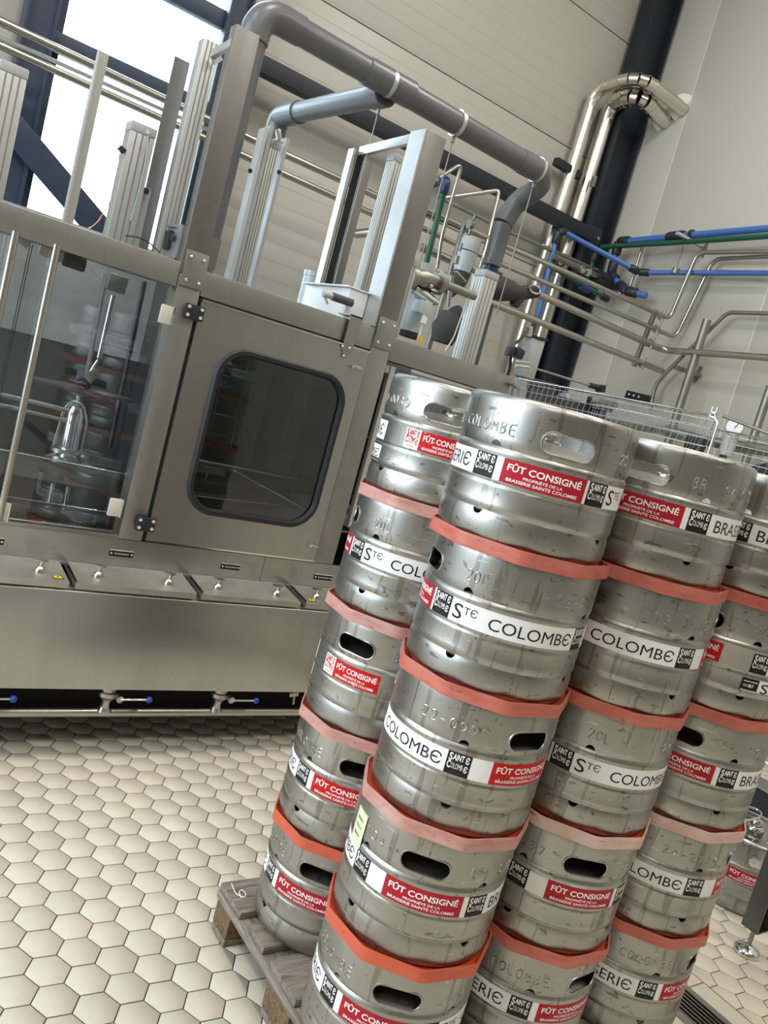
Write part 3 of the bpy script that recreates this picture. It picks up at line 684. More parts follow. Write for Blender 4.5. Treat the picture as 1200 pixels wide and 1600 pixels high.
KEG = [
 ('A', 0, -164, ' 0-0030', 'old', 'top keg of the back-left stack, white and red emblem beside its red sticker'),
 ('A', 1, 94, '', 'full', 'second keg down of the back-left stack, name band STE COLOMBE in front under embossed 20L'),
 ('A', 2, 177, '', 'old', 'middle keg of the back-left stack, one small red sticker below a black handle hole'),
 ('A', 3, 177, '', 'bright', 'fourth keg down of the back-left stack with a scratched bright red sticker'),
 ('A', 4, 166, '', 'full', 'bottom keg of the back-left stack, standing on the bare pallet corner'),
 ('B', 0, -178, '', 'full', 'large top keg of the front-left stack, whole red sticker and bright see-through handle hole'),
 ('B', 1, 98, '23-0   ', 'full', 'second keg down of the front-left stack, whole STE COLOMBE band and embossed 20L'),
 ('B', 2, 33, '22-0999', 'bright', 'middle keg of the front-left stack embossed 22-0999, blank white patch beside its red sticker'),
 ('B', 3, -11, '    104', 'full', 'fourth keg down of the front-left stack with a yellow-green note on its left side'),
 ('B', 4, 176, '', 'full', 'bottom keg of the front-left stack, cut by the lower edge of the photo'),
 ('C', 0, -36, '', 'full', 'top keg of the middle stack, embossed BR. beside a BRASSERIE band'),
 ('C', 1, 72, '23-1295', 'full', 'second keg down of the middle stack embossed 23-1295, COLOMBE band in front'),
 ('C', 2, 115, '24-    ', 'full', 'middle keg of the middle stack, embossed 20L above a STE COLOMBE band'),
 ('C', 3, 5, '     57', 'full', 'fourth keg down of the middle stack, red sticker under a black handle hole in front'),
 ('C', 4, -141, '', 'full', 'bottom keg of the middle stack, cut by the lower edge of the photo'),
 ('D', 0, -85, '', 'full', 'top keg of the far-right stack, mostly hidden, large BR letters at the photo edge'),
 ('D', 1, 157, '', 'mixed', 'second keg down of the far-right stack, torn red sticker and two rows of labels'),
 ('D', 2, -36, '', 'full', 'middle keg of the far-right stack, red sticker left of a BRASSERIE band'),
 ('D', 3, 57, '24-2734', 'full', 'fourth keg down of the far-right stack embossed 24-2734'),
 ('D', 4, -129, '', 'full', 'bottom keg of the far-right stack with a faded scratched red sticker end'),
]
kegs = {}
for (s_, i, rz, num, style, lab) in KEG:
    x, y = SX[s_][i]; z = ZB + DZ[s_] - .004 + PZ * (4 - i)
    kegs[s_, i] = make_keg(lab, (x, y, z), rz, num, style)
# yellow-green handwritten note on keg B4
k4 = kegs['B', 3]
nm = strip(170, 186, .178, .255, .1890, .0005)
n_ = inst('paper_note', nm.mesh('paper_note'), note_paper, k4, 0); n_['label'] = 'yellow-green paper note'
q = MB()
for (zz, a_) in ((.235, 1.0), (.218, .7), (.200, 1.0)):
    q.tube([(.1897 * cos(radians(173 + 9 * u)), .1897 * sin(radians(173 + 9 * u)), zz + .004 * sin(u * 37 * a_) * (1 - .4 * u)) for u in [k_ / 26 for k_ in range(27)]], .0005, 4)
inst('handwriting', q.mesh('handwriting'), ink_black, n_)

# ------------------------------------------------------------------ trays between the kegs
def trayr(th, R): a = (th % 40) - 20; return min(R * cos(radians(20)) / cos(radians(a)), R * .992)
def make_tray(label, loc, rz, kind):
    t = thing('stacking_tray', label, 'tray', loc, radians(rz), 'plastic rings between the kegs')
    def mk():
        R = .202; N = 72; out = MB(); prof = [(-.0036, .0), (0.0, .0), (.0006, -.004), (.0, -.009), (.0, -.019), (.0007, -.024), (.0, -.029), (-.0036, -.029)]
        vs = []; fs = []; m = len(prof)
        for k in range(N):
            a = 360 * k / N; r = trayr(a, R)
            for (dr, z) in prof: vs.append(((r + dr) * cos(radians(a)), (r + dr) * sin(radians(a)), z))
        for k in range(N):
            for i in range(m): fs.append((k * m + i, ((k + 1) % N) * m + i, ((k + 1) % N) * m + (i + 1) % m, k * m + (i + 1) % m))
        out.add(vs, fs)
        for k in range(9):       # little gate marks on the band
            a = k * 40 + 20; r = trayr(a, R); e = Vector((cos(radians(a)), sin(radians(a)), 0)); out.cyl(e * (r - .001) + Vector((0, 0, -.014)), e * (r + .0012) + Vector((0, 0, -.014)), .0028, 8)
        pl = MB(); vs = []; fs = []
        for k in range(N):
            a = 360 * k / N; r = trayr(a, R) - .0034
            for (rr, z) in ((.15, -.0144), (r, -.0144), (r, -.0122), (.15, -.0122)): vs.append((rr * cos(radians(a)), rr * sin(radians(a)), z))
        for k in range(N):
            for i in range(4): fs.append((k * 4 + i, ((k + 1) % N) * 4 + i, ((k + 1) % N) * 4 + (i + 1) % 4, k * 4 + (i + 1) % 4))
        pl.add(vs, fs)
        rb = MB()
        for k in range(18):
            a = k * 20 + 8; r = trayr(a, R) - .0034; e = Vector((cos(radians(a)), sin(radians(a)), 0))
            rb.obox(e * .1865 + Vector((0, 0, -.0075)), e * r + Vector((0, 0, -.0075)), .0025, .0105)
        return out.mesh('rim_band'), pl.mesh('base_plate'), rb.mesh('ribs')
    a, b, c_ = M_('tray', mk)
    inst('rim_band', a, TRAYM[kind], t); inst('base_plate', b, tray_in, t); inst('ribs', c_, tray_in, t)
    return t
TR = [('A', 1, 'pale', 4, 'orange plastic ring under the top keg of the back-left stack'), ('A', 2, 'pale', -6, 'faded pink plastic ring under the second keg of the back-left stack'),
      ('A', 3, 'pale', 4, 'faded pink plastic ring under the middle keg of the back-left stack'), ('A', 4, 'fresh', 4, 'bright orange plastic ring lowest in the back-left stack'),
      ('B', 1, 'mid', -11, 'salmon plastic ring under the large top keg of the front-left stack'), ('B', 2, 'mid', 4, 'faded orange plastic ring under the second keg of the front-left stack'),
      ('B', 3, 'pale', 4, 'pinkish white scuffed plastic ring under the middle keg of the front-left stack'), ('B', 4, 'fresh', 4, 'bright orange plastic ring lowest in the front-left stack'),
      ('C', 1, 'mid', -8, 'salmon plastic ring under the top keg of the middle stack'), ('C', 2, 'mid', -2, 'orange and pink plastic ring under the second keg of the middle stack'),
      ('C', 3, 'white', 0, 'whitish scuffed plastic ring under the middle keg of the middle stack'), ('C', 4, 'mid', 8, 'dull orange plastic ring lowest in the middle stack'),
      ('D', 1, 'mid', 5, 'orange plastic ring under the top keg of the far-right stack'), ('D', 2, 'mid', -1, 'orange plastic ring under the second keg of the far-right stack'),
      ('D', 3, 'white', 4, 'whitish scuffed plastic ring under the middle keg of the far-right stack'), ('D', 4, 'mid', 2, 'reddish plastic ring lowest in the far-right stack, white scrap on it')]
for (s_, i, kind, rz, lab) in TR:
    x, y = SX[s_][i]; x2, y2 = SX[s_][i - 1]
    make_tray(lab, ((x + x2) / 2, (y + y2) / 2, ZB + DZ[s_] - .004 + PZ * (5 - i) + .012), rz, kind)

# ------------------------------------------------------------------ pallet
pal = thing('wooden_pallet', 'weathered wooden pallet carrying the keg stacks, its left corner sticking out', 'pallet', (1.76, 1.46, 0))
for (y0, y1) in ((1.725, 1.862), (1.585, 1.680), (1.400, 1.545), (1.255, 1.350), (1.065, 1.205)):
    obj('deck_board', MB().box(1.150 + random.uniform(0, .01), 2.262, y0, y1, .122, .1435, .003), wood_x, pal)
for (x0, x1) in ((1.150, 1.280), (1.683, 1.828), (2.120, 2.260)):
    obj('bearer_board', MB().box(x0, x1, 1.065, 1.862, .100, .121, .003), wood_y, pal)
    for (y0, y1) in ((1.770, 1.862), (1.405, 1.530), (1.07, 1.17)):
        obj('block', MB().box(x0 + .006, x1 - .01, y0, y1, .022, .0995, .008), wood_blk, pal)
for (y0, y1) in ((1.772, 1.860), (1.41, 1.525), (1.07, 1.17)):
    obj('skid_board', MB().box(1.158, 2.255, y0, y1, 0.0, .0215, .003), wood_x, pal)
tw = tag(obj('twine', MB().tube([(1.178, 1.845, .1475), (1.172, 1.80, .1475), (1.188, 1.775, .149), (1.200, 1.79, .150), (1.196, 1.812, .149), (1.184, 1.806, .148), (1.180, 1.780, .1478)], .0012, 6, .01), white_plastic, loc=(1.185, 1.8, .147)), 'loop of white twine lying on the bare pallet corner', 'twine')

# ------------------------------------------------------------------ single keg on the tiles and its coupler
k = make_keg('lone keg standing on the tiles at the right edge behind a steel leg', (3.392, 1.552, .0), -190, '', 'plain', 'loose keg')
del k['group']
cpl = thing('keg_coupler', 'chrome tap coupler with a loop handle standing on the lone keg', 'coupler', (3.392, 1.552, .262))
obj('coupler_body', MB().lathe([(.0001, .075), (.02, .075), (.024, .070), (.024, .05), (.034, .046), (.038, .040), (.038, .012), (.032, .001), (.0001, .001)], 28, (3.392, 1.552, .262)), chrome, cpl)
obj('loop_handle', MB().tube([(3.392 + .10 * cos(a) - .06, 1.552 + .045 * sin(a) + .03, .352 + .006 * cos(a)) for a in [2 * pi * i / 24 for i in range(24)]], .0045, 8, closed=True), chrome, cpl)
# levelling foot and leg of the roller table
leg = thing('roller_table', 'steel table leg with round levelling foot at the right edge beside the lone keg', 'table', (3.045, 1.276, 0))
obj('levelling_foot', MB().lathe([(.0001, .034), (.012, .034), (.016, .030), (.040, .022), (.047, .012), (.047, .002), (.044, 0.0), (.0001, 0.0)], 28, (3.045, 1.276, 0)), chrome, leg)
obj('spindle', MB().cyl((3.045, 1.276, .03), (3.045, 1.276, .13), .008, 12), steel_dull, leg)
obj('leg', MB().box(3.008, 3.014, 1.246, 1.310, .107, .80).box(3.078, 3.084, 1.246, 1.310, .107, .80).box(3.014, 3.078, 1.304, 1.310, .107, .80).box(3.008, 3.084, 1.246, 1.31, .100, .106), leg_steel, leg)
obj('leg_rib', MB().cyl((3.045, 1.276, .10), (3.045, 1.276, .80), .012, 12), steel_pipe, leg)
obj('rail', MB().box(3.0, 4.6, 1.24, 1.315, .801, .88, .004), steel_frame, leg)

# ================================================================== keg washing and filling machine (front plane y = 3.0)
mc = thing('keg_filling_machine', 'large stainless steel keg filling machine with windowed door and open frame towers', 'machine', (1.2, 3.3, 0))
FY = 3.0
def part(name, mb, m, label=None, parent=None): return obj(name, mb, m, parent or mc, label=label)
def bolt(p, r=.007, parent=None, m=None, name='bolt'):
    x, y, z = p; return part(name, MB().cyl((x, y + .004, z), (x, y - .003, z), r, 8).sphere((x, y - .003, z), r * .8, 8), m or chrome, parent=parent)
def ring_panel(rect, inner, rad, y0, y1, n=10):
    X0, X1, Z0, Z1 = rect; x0, x1, z0, z1 = inner; mb = MB(); I = []; O = []
    for (cx, cz, a0, ox, oz) in ((x1 - rad, z1 - rad, 0, X1, Z1), (x0 + rad, z1 - rad, 90, X0, Z1), (x0 + rad, z0 + rad, 180, X0, Z0), (x1 - rad, z0 + rad, 270, X1, Z0)):
        for k in range(n + 1):
            a = radians(a0 + 90 * k / n); I.append((cx + rad * cos(a), cz + rad * sin(a)))
            t = k / n
            if a0 == 0: O.append((X1, cz + (Z1 - cz) * min(1, 2 * t)) if t <= .5 else (X1 - (X1 - cx) * (2 * t - 1), Z1))
            elif a0 == 90: O.append((cx - (cx - X0) * min(1, 2 * t), Z1) if t <= .5 else (X0, Z1 - (Z1 - cz) * (2 * t - 1)))
            elif a0 == 180: O.append((X0, cz - (cz - Z0) * min(1, 2 * t)) if t <= .5 else (X0 + (cx - X0) * (2 * t - 1), Z0))
            else: O.append((cx + (X1 - cx) * min(1, 2 * t), Z0) if t <= .5 else (X1, Z0 + (cz - Z0) * (2 * t - 1)))
    N = len(I); vs = [(p[0], y0, p[1]) for p in O] + [(p[0], y0, p[1]) for p in I] + [(p[0], y1, p[1]) for p in O] + [(p[0], y1, p[1]) for p in I]
    fs = []
    for i in range(N):
        j = (i + 1) % N
        fs += [(i, j, N + j, N + i), (2 * N + i, 3 * N + i, 3 * N + j, 2 * N + j), (N + i, N + j, 3 * N + j, 3 * N + i), (i, 2 * N + i, 2 * N + j, j)]
    return mb.add(vs, fs), I
# frame
part('top_beam', MB().box(-.7, 1.028, FY, FY + .09, 1.778, 1.868, .003), steel_frame)
part('top_beam', MB().box(1.122, 1.898, FY, FY + .09, 1.772, 1.864, .003), steel_frame)
part('top_beam', MB().box(2.000, 2.722, FY, FY + .09, 1.752, 1.852, .003), steel_frame)
part('post', MB().box(1.030, 1.120, FY - .002, FY + .09, .822, 1.83, .003), steel_frame)
part('post', MB().box(1.900, 1.998, FY - .002, FY + .09, .822, 1.83, .003), steel_frame)
part('post', MB().box(2.650, 2.722, FY - .002, FY + .09, .30, 1.751, .003), steel_frame)
part('tower_post', MB().box(1.028, 1.120, FY, FY + .055, 1.832, 2.700, .003), steel_post)
part('tower_post', MB().box(1.896, 1.998, FY, FY + .045, 1.832, 2.690, .003), steel_post)
for (x0, x1) in ((1.036, 1.122), (1.902, 1.996)):
    p_ = part('splice_plate', MB().box(x0, x1, FY - .010, FY - .0025, 1.790, 1.918, .001), steel_frame)
    for bx in (x0 + .018, x1 - .018):
        for bz in (1.812, 1.896): bolt((bx, FY - .012, bz), .0075, p_)
part('fascia', MB().box(-.7, 1.66, FY, FY + .02, .702, .820), steel_panel)
part('fascia', MB().box(1.662, 2.722, FY, FY + .02, .702, .820), steel_panel)
part('fascia_flange', MB().box(-.7, 2.722, FY - .012, FY, .700, .712, .002), steel_frame)
pts = (((1.010, 3.000, 0.764), (1.102, 3.000, 0.762)), ((1.470, 3.000, 0.760), (1.555, 3.000, 0.758)), ((1.920, 3.000, 0.761), (2.014, 3.000, 0.755)), ((0.569, 3.000, 0.759), (0.639, 3.000, 0.758)))
for k, (a, b) in enumerate(pts):
    pl = part('name_plate', MB().box(a[0], b[0], FY - .003, FY - .0005, (a[2] + b[2]) / 2 - .011, (a[2] + b[2]) / 2 + .011), st_black)
    zc = (a[2] + b[2]) / 2; wd = b[0] - a[0]
    lm_ = MB(); x_ = a[0] + wd * .2; rnd = random.Random(k)
    while x_ < b[0] - wd * .2:      # engraved words too small to read in the photo
        l = rnd.uniform(.002, .004); lm_.box(x_, x_ + l, FY - .0036, FY - .0031, zc - .003, zc + .003); x_ += l + .0016
    part('lettering', lm_, grey_plastic, parent=pl)
    part('white_edge', MB().box(a[0], b[0], FY - .004, FY - .0005, zc + .0112, zc + .0135), cream_plastic, parent=pl)
    for bx in (a[0] + .007, b[0] - .007): part('screw', MB().cyl((bx, FY - .0045, zc), (bx, FY - .002, zc), .004, 8), cream_plastic, parent=pl)
# door with round-cornered window
dr, I = ring_panel((1.131, 1.893, .828, 1.763), (1.262, 1.818, .985, 1.610), .105, FY - .012, FY + .02)
door = part('door', dr, steel_panel)
part('door_edge', MB().box(1.131, 1.893, FY - .016, FY - .0125, 1.757, 1.764), chrome, parent=door)
part('door_edge', MB().box(1.131, 1.893, FY - .016, FY - .0125, .827, .833), chrome, parent=door)
sl, I2 = ring_panel((1.24, 1.84, .96, 1.64), (1.268, 1.812, .991, 1.604), .10, FY - .02, FY - .0125)
def rr(x0, x1, z0, z1, r, n=10):
    P = []
    for (cx, cz, a0) in ((x1 - r, z1 - r, 0), (x0 + r, z1 - r, 90), (x0 + r, z0 + r, 180), (x1 - r, z0 + r, 270)):
        for k in range(n + 1): a = radians(a0 + 90 * k / n); P.append((cx + r * cos(a), cz + r * sin(a)))
    return P
A = rr(1.240, 1.840, .963, 1.632, .125); B = rr(1.268, 1.812, .991, 1.604, .10); N = len(A); mb = MB()
vs = [(p[0], FY - .013, p[1]) for p in A] + [(p[0] * .25 + q[0] * .75, FY - .026, p[1] * .25 + q[1] * .75) for p, q in zip(B, A)] + [(p[0] * .75 + q[0] * .25, FY - .026, p[1] * .75 + q[1] * .25) for p, q in zip(B, A)] + [(p[0], FY - .006, p[1]) for p in B]
mb.add(vs, [(k * N + i, k * N + (i + 1) % N, (k + 1) * N + (i + 1) % N, (k + 1) * N + i) for k in range(3) for i in range(N)], True)
part('window_seal', mb, rubber, parent=door)
B2 = rr(1.262, 1.818, .985, 1.610, .105)
part('window_pane', MB().prism([(p[0], p[1]) for p in B2], 0, .006, Matrix(((1, 0, 0, 0), (0, 0, 1, FY - .004), (0, 1, 0, 0), (0, 0, 0, 1)))), glass_win, parent=door)
part('door_gap', MB().box(1.120, 1.130, FY + .004, FY + .03, .822, 1.772).box(1.894, 1.9, FY + .004, FY + .03, .822, 1.772).box(1.12, 1.9, FY + .004, FY + .03, 1.765, 1.772).box(1.12, 1.9, FY + .004, FY + .03, .820, .827), black_gap)
for q in ((1.108, 2.980, 1.708), (1.113, 2.980, 0.895)):
    h = part('hinge', MB().box(q[0] - .036, q[0] + .036, FY - .030, FY - .0125, q[2] - .027, q[2] + .027, .003), black_plastic)
    for dx in (-.025, .025):
        for dz in (-.014, .016): part('screw', MB().cyl((q[0] + dx, FY - .033, q[2] + dz), (q[0] + dx, FY - .029, q[2] + dz), .0062, 12), cream_plastic, parent=h)
LQ = ((1.821, 2.970, 1.686), (1.845, 2.970, 0.903))
for q in LQ:
    h = part('turn_latch', MB().cyl((q[0], FY - .012, q[2]), (q[0], FY - .034, q[2]), .009, 12).obox((q[0] - .004, FY - .030, q[2] + .003), (q[0] + .040, FY - .030, q[2] - .002), .014, .008, .002), chrome)
# strap over the beam with black damper
p1 = (1.796, 2.980, 1.918); p2 = (1.776, 2.980, 1.746)
s_ = part('strap_bracket', MB().box(p2[0] - .020, p1[0] + .018, FY - .017, FY - .0125, 1.772, 1.885).box(p2[0] - .020, p1[0] + .018, FY - .017, FY + .09, 1.880, 1.886)
          .prism([(p2[0] - .020, 1.772), (p2[0] - .018, 1.73), (p2[0] + .004, 1.705), (p2[0] + .030, 1.735), (p1[0] + .010, 1.772)], 0, .004, Matrix(((1, 0, 0, 0), (0, 0, 1, FY - .017), (0, 1, 0, 0), (0, 0, 0, 1)))), steel_frame)
for q in ((1.752, 2.980, 1.751), (1.787, 2.980, 1.752), (1.769, 2.980, 1.715)): bolt((q[0], FY - .02, q[2]), .0065, s_)
part('damper', MB().cyl((1.803, 3.080, 1.939), (1.703, 3.080, 1.939), .017, 14), pvc_dark)
part('damper_end', MB().cyl((1.700, 3.080, 1.938), (1.659, 3.080, 1.937), .013, 12).cyl((1.662, 3.080, 1.937), (1.691, 3.080, 1.903), .005, 8), grey_plastic)

# left bay: glass leaf on cream hinges, round bars, things inside
lb = part('glass_leaf', MB().box(.455, 1.012, FY + .012, FY + .018, .845, 1.775), glass_door)
part('leaf_edge', MB().box(.455, 1.012, FY + .006, FY + .011, .842, .846).box(1.010, 1.013, FY + .006, FY + .011, .846, 1.775), chrome, parent=lb)
part('glass_leaf', MB().box(-.3, .450, FY + .012, FY + .018, .845, 1.775), glass_door)
for q in ((1.019, 2.990, 1.673), (0.995, 2.990, 0.938), (0.613, 2.990, 0.867)):
    h = part('leaf_hinge', MB().box(q[0] - .026, q[0] + .020, FY - .004, FY + .010, q[2] - .035, q[2] + .033, .006), cream_plastic)
    part('hinge_pin', MB().cyl((q[0] + .022, FY - .003, q[2] - .036), (q[0] + .022, FY - .003, q[2] + .034), .004, 8), chrome, parent=h)
for x in (.607, .478): part('round_bar', MB().cyl((x, FY - .010, .838), (x, FY - .010, 1.79), .0125, 16), steel_pipe)
part('bottom_rail', MB().box(-.5, 1.028, FY - .006, FY + .07, .822, .836, .002), steel_panel)
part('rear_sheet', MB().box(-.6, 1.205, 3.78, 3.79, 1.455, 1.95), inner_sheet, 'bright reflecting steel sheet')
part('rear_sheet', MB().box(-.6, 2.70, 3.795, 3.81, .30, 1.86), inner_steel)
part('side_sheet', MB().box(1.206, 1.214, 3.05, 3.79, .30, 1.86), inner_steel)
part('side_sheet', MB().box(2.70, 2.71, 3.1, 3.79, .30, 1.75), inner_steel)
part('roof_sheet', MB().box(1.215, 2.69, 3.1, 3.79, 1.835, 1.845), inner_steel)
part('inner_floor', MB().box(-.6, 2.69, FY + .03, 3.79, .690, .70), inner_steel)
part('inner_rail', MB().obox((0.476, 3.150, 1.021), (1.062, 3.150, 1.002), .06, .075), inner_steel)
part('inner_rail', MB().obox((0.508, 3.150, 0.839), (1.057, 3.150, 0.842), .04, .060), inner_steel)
part('rail_lip', MB().tube([(0.505, 3.120, 1.063), (1.043, 3.120, 1.048)], .003, 6).tube([(0.535, 3.120, 0.896), (1.018, 3.120, 0.889)], .003, 6), chrome)
part('filter_body', MB().tube([(0.836, 3.200, 1.256), (0.836, 3.200, 1.233), (0.839, 3.200, 1.059)], [.022, .030, .032], 20), chrome)
part('filter_frame', MB().tube([(0.778, 3.180, 1.097), (0.786, 3.180, 1.238), (0.806, 3.180, 1.277), (0.849, 3.180, 1.272), (0.877, 3.180, 1.208), (0.878, 3.180, 1.091)], .0055, 8, .02), steel_pipe)
part('filter_base', MB().tube([(0.827, 3.200, 1.095), (0.828, 3.200, 1.080)], .055, 24).tube([(0.828, 3.200, 1.065), (0.829, 3.200, 1.050)], .050, 24), steel_pipe)
part('wing_nut', MB().obox((0.748, 3.150, 1.058), (0.790, 3.150, 1.076), .01, .012, .003).obox((0.872, 3.150, 1.086), (0.897, 3.150, 1.078), .01, .012, .003), chrome)
part('spindle', MB().tube([(0.829, 3.200, 1.299), (0.834, 3.200, 1.265)], .006, 10), chrome)
part('cross_tube', MB().tube([(0.518, 3.160, 1.247), (0.799, 3.160, 1.240)], .009, 12), steel_pipe)
part('cross_tube', MB().tube([(0.525, 3.160, 1.210), (0.800, 3.160, 1.203)], .009, 12), steel_pipe)
part('press_plate', MB().obox((0.681, 3.300, 1.314), (1.040, 3.300, 1.319), .16, .012), inner_steel)
part('chain', MB().tube([(0.860, 3.300, 1.764), (0.869, 3.300, 1.364)], .009, 6), steel_dull)
part('guide_block', MB().obox((0.831, 3.280, 1.357), (0.886, 3.280, 1.350), .05, .05, .004), black_plastic)
part('push_rod', MB().tube([(0.889, 3.250, 1.692), (0.888, 3.250, 1.450)], .010, 12), steel_pipe)
part('push_rod_end', MB().tube([(0.888, 3.250, 1.442), (0.878, 3.250, 1.418), (0.864, 3.250, 1.374)], .008, 10).obox((0.857, 3.240, 1.359), (0.891, 3.240, 1.402), .02, .035, .005), steel_pipe)
part('rod_head', MB().obox((0.891, 3.250, 1.770), (0.888, 3.250, 1.708), .07, .05, .004), steel_dull)
part('dark_guide', MB().tube([(1.037, 3.400, 1.786), (1.050, 3.400, 1.097)], .010, 10), black_plastic)
part('cable_pair', MB().tube([(0.554, 3.100, 1.774), (0.552, 3.100, 1.291), (0.551, 3.100, 1.154)], .0016, 6).tube([(0.546, 3.100, 1.771), (0.544, 3.100, 1.289)], .0016, 6), black_plastic)
part('roller_motor', MB().cyl((0.656, 3.080, 1.757), (0.726, 3.080, 1.755), .022, 16), dark_paint)
part('sensor_box', MB().obox((0.577, 3.100, 1.769), (0.655, 3.100, 1.763), .04, .04, .004).obox((0.506, 3.100, 1.780), (0.541, 3.100, 1.765), .04, .03, .003), cream_plastic)
part('air_hose', MB().tube([(0.748, 3.100, 1.759), (0.770, 3.100, 1.737), (0.795, 3.100, 1.728)], .003, 8, .02), white_plastic)
part('valve_bank', MB().obox((0.826, 3.300, 0.880), (0.908, 3.300, 0.875), .05, .05).tube([(0.822, 3.250, 0.943), (0.825, 3.250, 0.867)], .008).tube([(0.880, 3.250, 0.940), (0.884, 3.250, 0.863)], .008), steel_pipe)
# door bay interior
part('cross_tube', MB().tube([(1.232, 3.120, 1.152), (1.918, 3.120, 1.152)], .011, 14), steel_pipe)
part('cross_tube', MB().tube([(1.337, 3.140, 1.001), (1.882, 3.140, 1.028)], .005, 10), steel_pipe)
for q in ((1.383, 3.160, 1.095), (1.545, 3.160, 1.094), (1.794, 3.160, 1.083)): part('hook', MB().tube([(q[0], q[1], q[2] - .02), (q[0] + .003, q[1], q[2] + .01)], .005, 8), chrome)
part('guide_bar', MB().tube([(1.401, 3.300, 1.589), (1.414, 3.300, 1.300)], .003, 6), chrome)
part('guide_bar', MB().tube([(1.509, 3.300, 1.589), (1.525, 3.300, 1.209)], .003, 6), chrome)
part('guide_bar', MB().tube([(1.816, 3.400, 1.595), (1.821, 3.400, 1.245)], .004, 6), steel_pipe)
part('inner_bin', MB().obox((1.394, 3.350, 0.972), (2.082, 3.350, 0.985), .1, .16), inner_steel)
# right bay
rb = part('glass_leaf', MB().box(2.075, 2.640, FY + .03, FY + .036, 1.0, 1.735), glass_win)
part('leaf_frame', MB().box(2.040, 2.052, FY + .02, FY + .045, 1.0, 1.735).box(2.052, 2.066, FY + .02, FY + .03, 1.0, 1.735), alu, parent=rb)
part('corner_block', MB().box(2.010, 2.036, FY + .02, FY + .05, 1.70, 1.735, .004), grey_plastic)
part('inner_shelf', MB().box(2.0, 2.64, 3.12, 3.5, 1.40, 1.41), inner_steel)
part('inner_shelf', MB().box(2.0, 2.64, 3.12, 3.5, 1.12, 1.13), inner_steel)
part('inner_shelf', MB().box(2.0, 2.64, 3.12, 3.5, .95, .96), inner_steel)
part('hose_bundle', MB().tube([(2.02, 3.1, 1.10), (2.10, 3.12, 1.06), (2.07, 3.14, 1.0), (2.18, 3.1, .96)], .012, 8, .03), grey_plastic)
part('hose_bundle', MB().tube([(2.03, 3.08, 1.01), (2.08, 3.08, 1.05), (2.13, 3.1, 1.0)], .010, 8, .03), grey_plastic)

# sloping covers above the base panel
CY0, CY1, CZ0, CZ1 = FY - .004, 2.812, .713, .692
covers = (( -.35, (0.835, 3.000, 0.719)[0] ), ((0.857, 3.000, 0.719)[0], (1.310, 3.000, 0.718)[0]), ((1.332, 3.000, 0.718)[0], (1.772, 3.000, 0.714)[0]), ((1.797, 3.000, 0.713)[0], 2.60))
for k, (x0, x1) in enumerate(covers):
    mb = MB()
    vs = [(x0, CY0, CZ0), (x1, CY0, CZ0), (x1, CY1, CZ1), (x0, CY1, CZ1), (x0, CY0, CZ0 - .02), (x1, CY0, CZ0 - .02), (x1, CY1, CZ1 - .022), (x0, CY1, CZ1 - .022)]
    mb.add(vs, [(0, 1, 2, 3), (4, 7, 6, 5), (0, 4, 5, 1), (1, 5, 6, 2), (2, 6, 7, 3), (3, 7, 4, 0)])
    cv = part('cover', mb, steel_cover)
    if k: part('cover_lip', MB().obox((x0 + .001, CY0, CZ0 + .005), (x0 + .001, CY1, CZ1 + .005), .003, .012), chrome, parent=cv)
    kn = {0: [(0.748, 2.881, 0.700)], 1: [(0.951, 2.885, 0.700), (1.217, 2.880, 0.700)], 2: [(1.422, 2.881, 0.700), (1.682, 2.869, 0.700)], 3: [(1.879, 2.876, 0.700)]}[k]
    for q in kn:
        px, py = q[0], min(2.95, max(2.85, q[1]))
        part('quarter_turn_knob', MB().lathe([(.0001, .012), (.010, .012), (.014, .006), (.018, .0), (.018, -.010)], 16, (px, py, .708)).cyl((px, py, .715), (px + .003, py, .735), .007, 10)
             .add([(px - .004 + .026 * cos(a_) , py - .004 * 0 + .012 * sin(a_), .736 + dz_) for dz_ in (0, .006) for a_ in [-1.2 + 4.0 * i_ / 9 for i_ in range(10)]], [tuple(range(10))[::-1], tuple(range(10, 20))] + [(i_, (i_ + 1) % 10, 10 + (i_ + 1) % 10, 10 + i_) for i_ in range(10)]), steel_pipe, parent=cv)
for q in ((0.802, 2.857, 0.702), (1.841, 2.870, 0.699)):
    a = .020; z = q[2] + .0035; sl_ = (CZ0 - CZ1) / (CY0 - CY1)
    t_ = part('warning_triangle', MB().add([(q[0] - a, 2.835, CZ1 + .023 * sl_ + .0012), (q[0] + a, 2.835, CZ1 + .023 * sl_ + .0012), (q[0], 2.835 + 2 * a * .9, CZ1 + (.023 + 2 * a * .9) * sl_ + .0012)], [(0, 1, 2)]), yellow, 'yellow warning triangle')
    part('border', MB().tube([(q[0] - a, 2.835, CZ1 + .023 * sl_ + .0016), (q[0] + a, 2.835, CZ1 + .023 * sl_ + .0016), (q[0], 2.871, CZ1 + .059 * sl_ + .0016)], .0012, 4, closed=True).add([(q[0] - .002, 2.842, CZ1 + .03 * sl_ + .002), (q[0] + .002, 2.842, CZ1 + .03 * sl_ + .002), (q[0] + .003, 2.858, CZ1 + .046 * sl_ + .002), (q[0] - .003, 2.858, CZ1 + .046 * sl_ + .002)], [(0, 1, 2, 3)]), st_black, parent=t_)
part('cover_ledge', MB().box(-.7, 2.7, 2.835, FY, .655, .668), steel_dull)
part('base_panel', MB().box(-.7, 2.70, 2.828, 2.840, .287, .655, .001), steel_panel)
part('base_rim', MB().tube([(-.7, 2.829, .656), (2.7, 2.829, .656)], .0035, 8), chrome)
part('under_shade_block', MB().box(-.6, 2.60, 3.22, 3.7, .0, .295), black_gap)  # added black block standing in for the deep shade under the machine
part('under_tank', MB().box(-.6, 2.60, 2.87, 3.6, .30, .64), dark_paint)
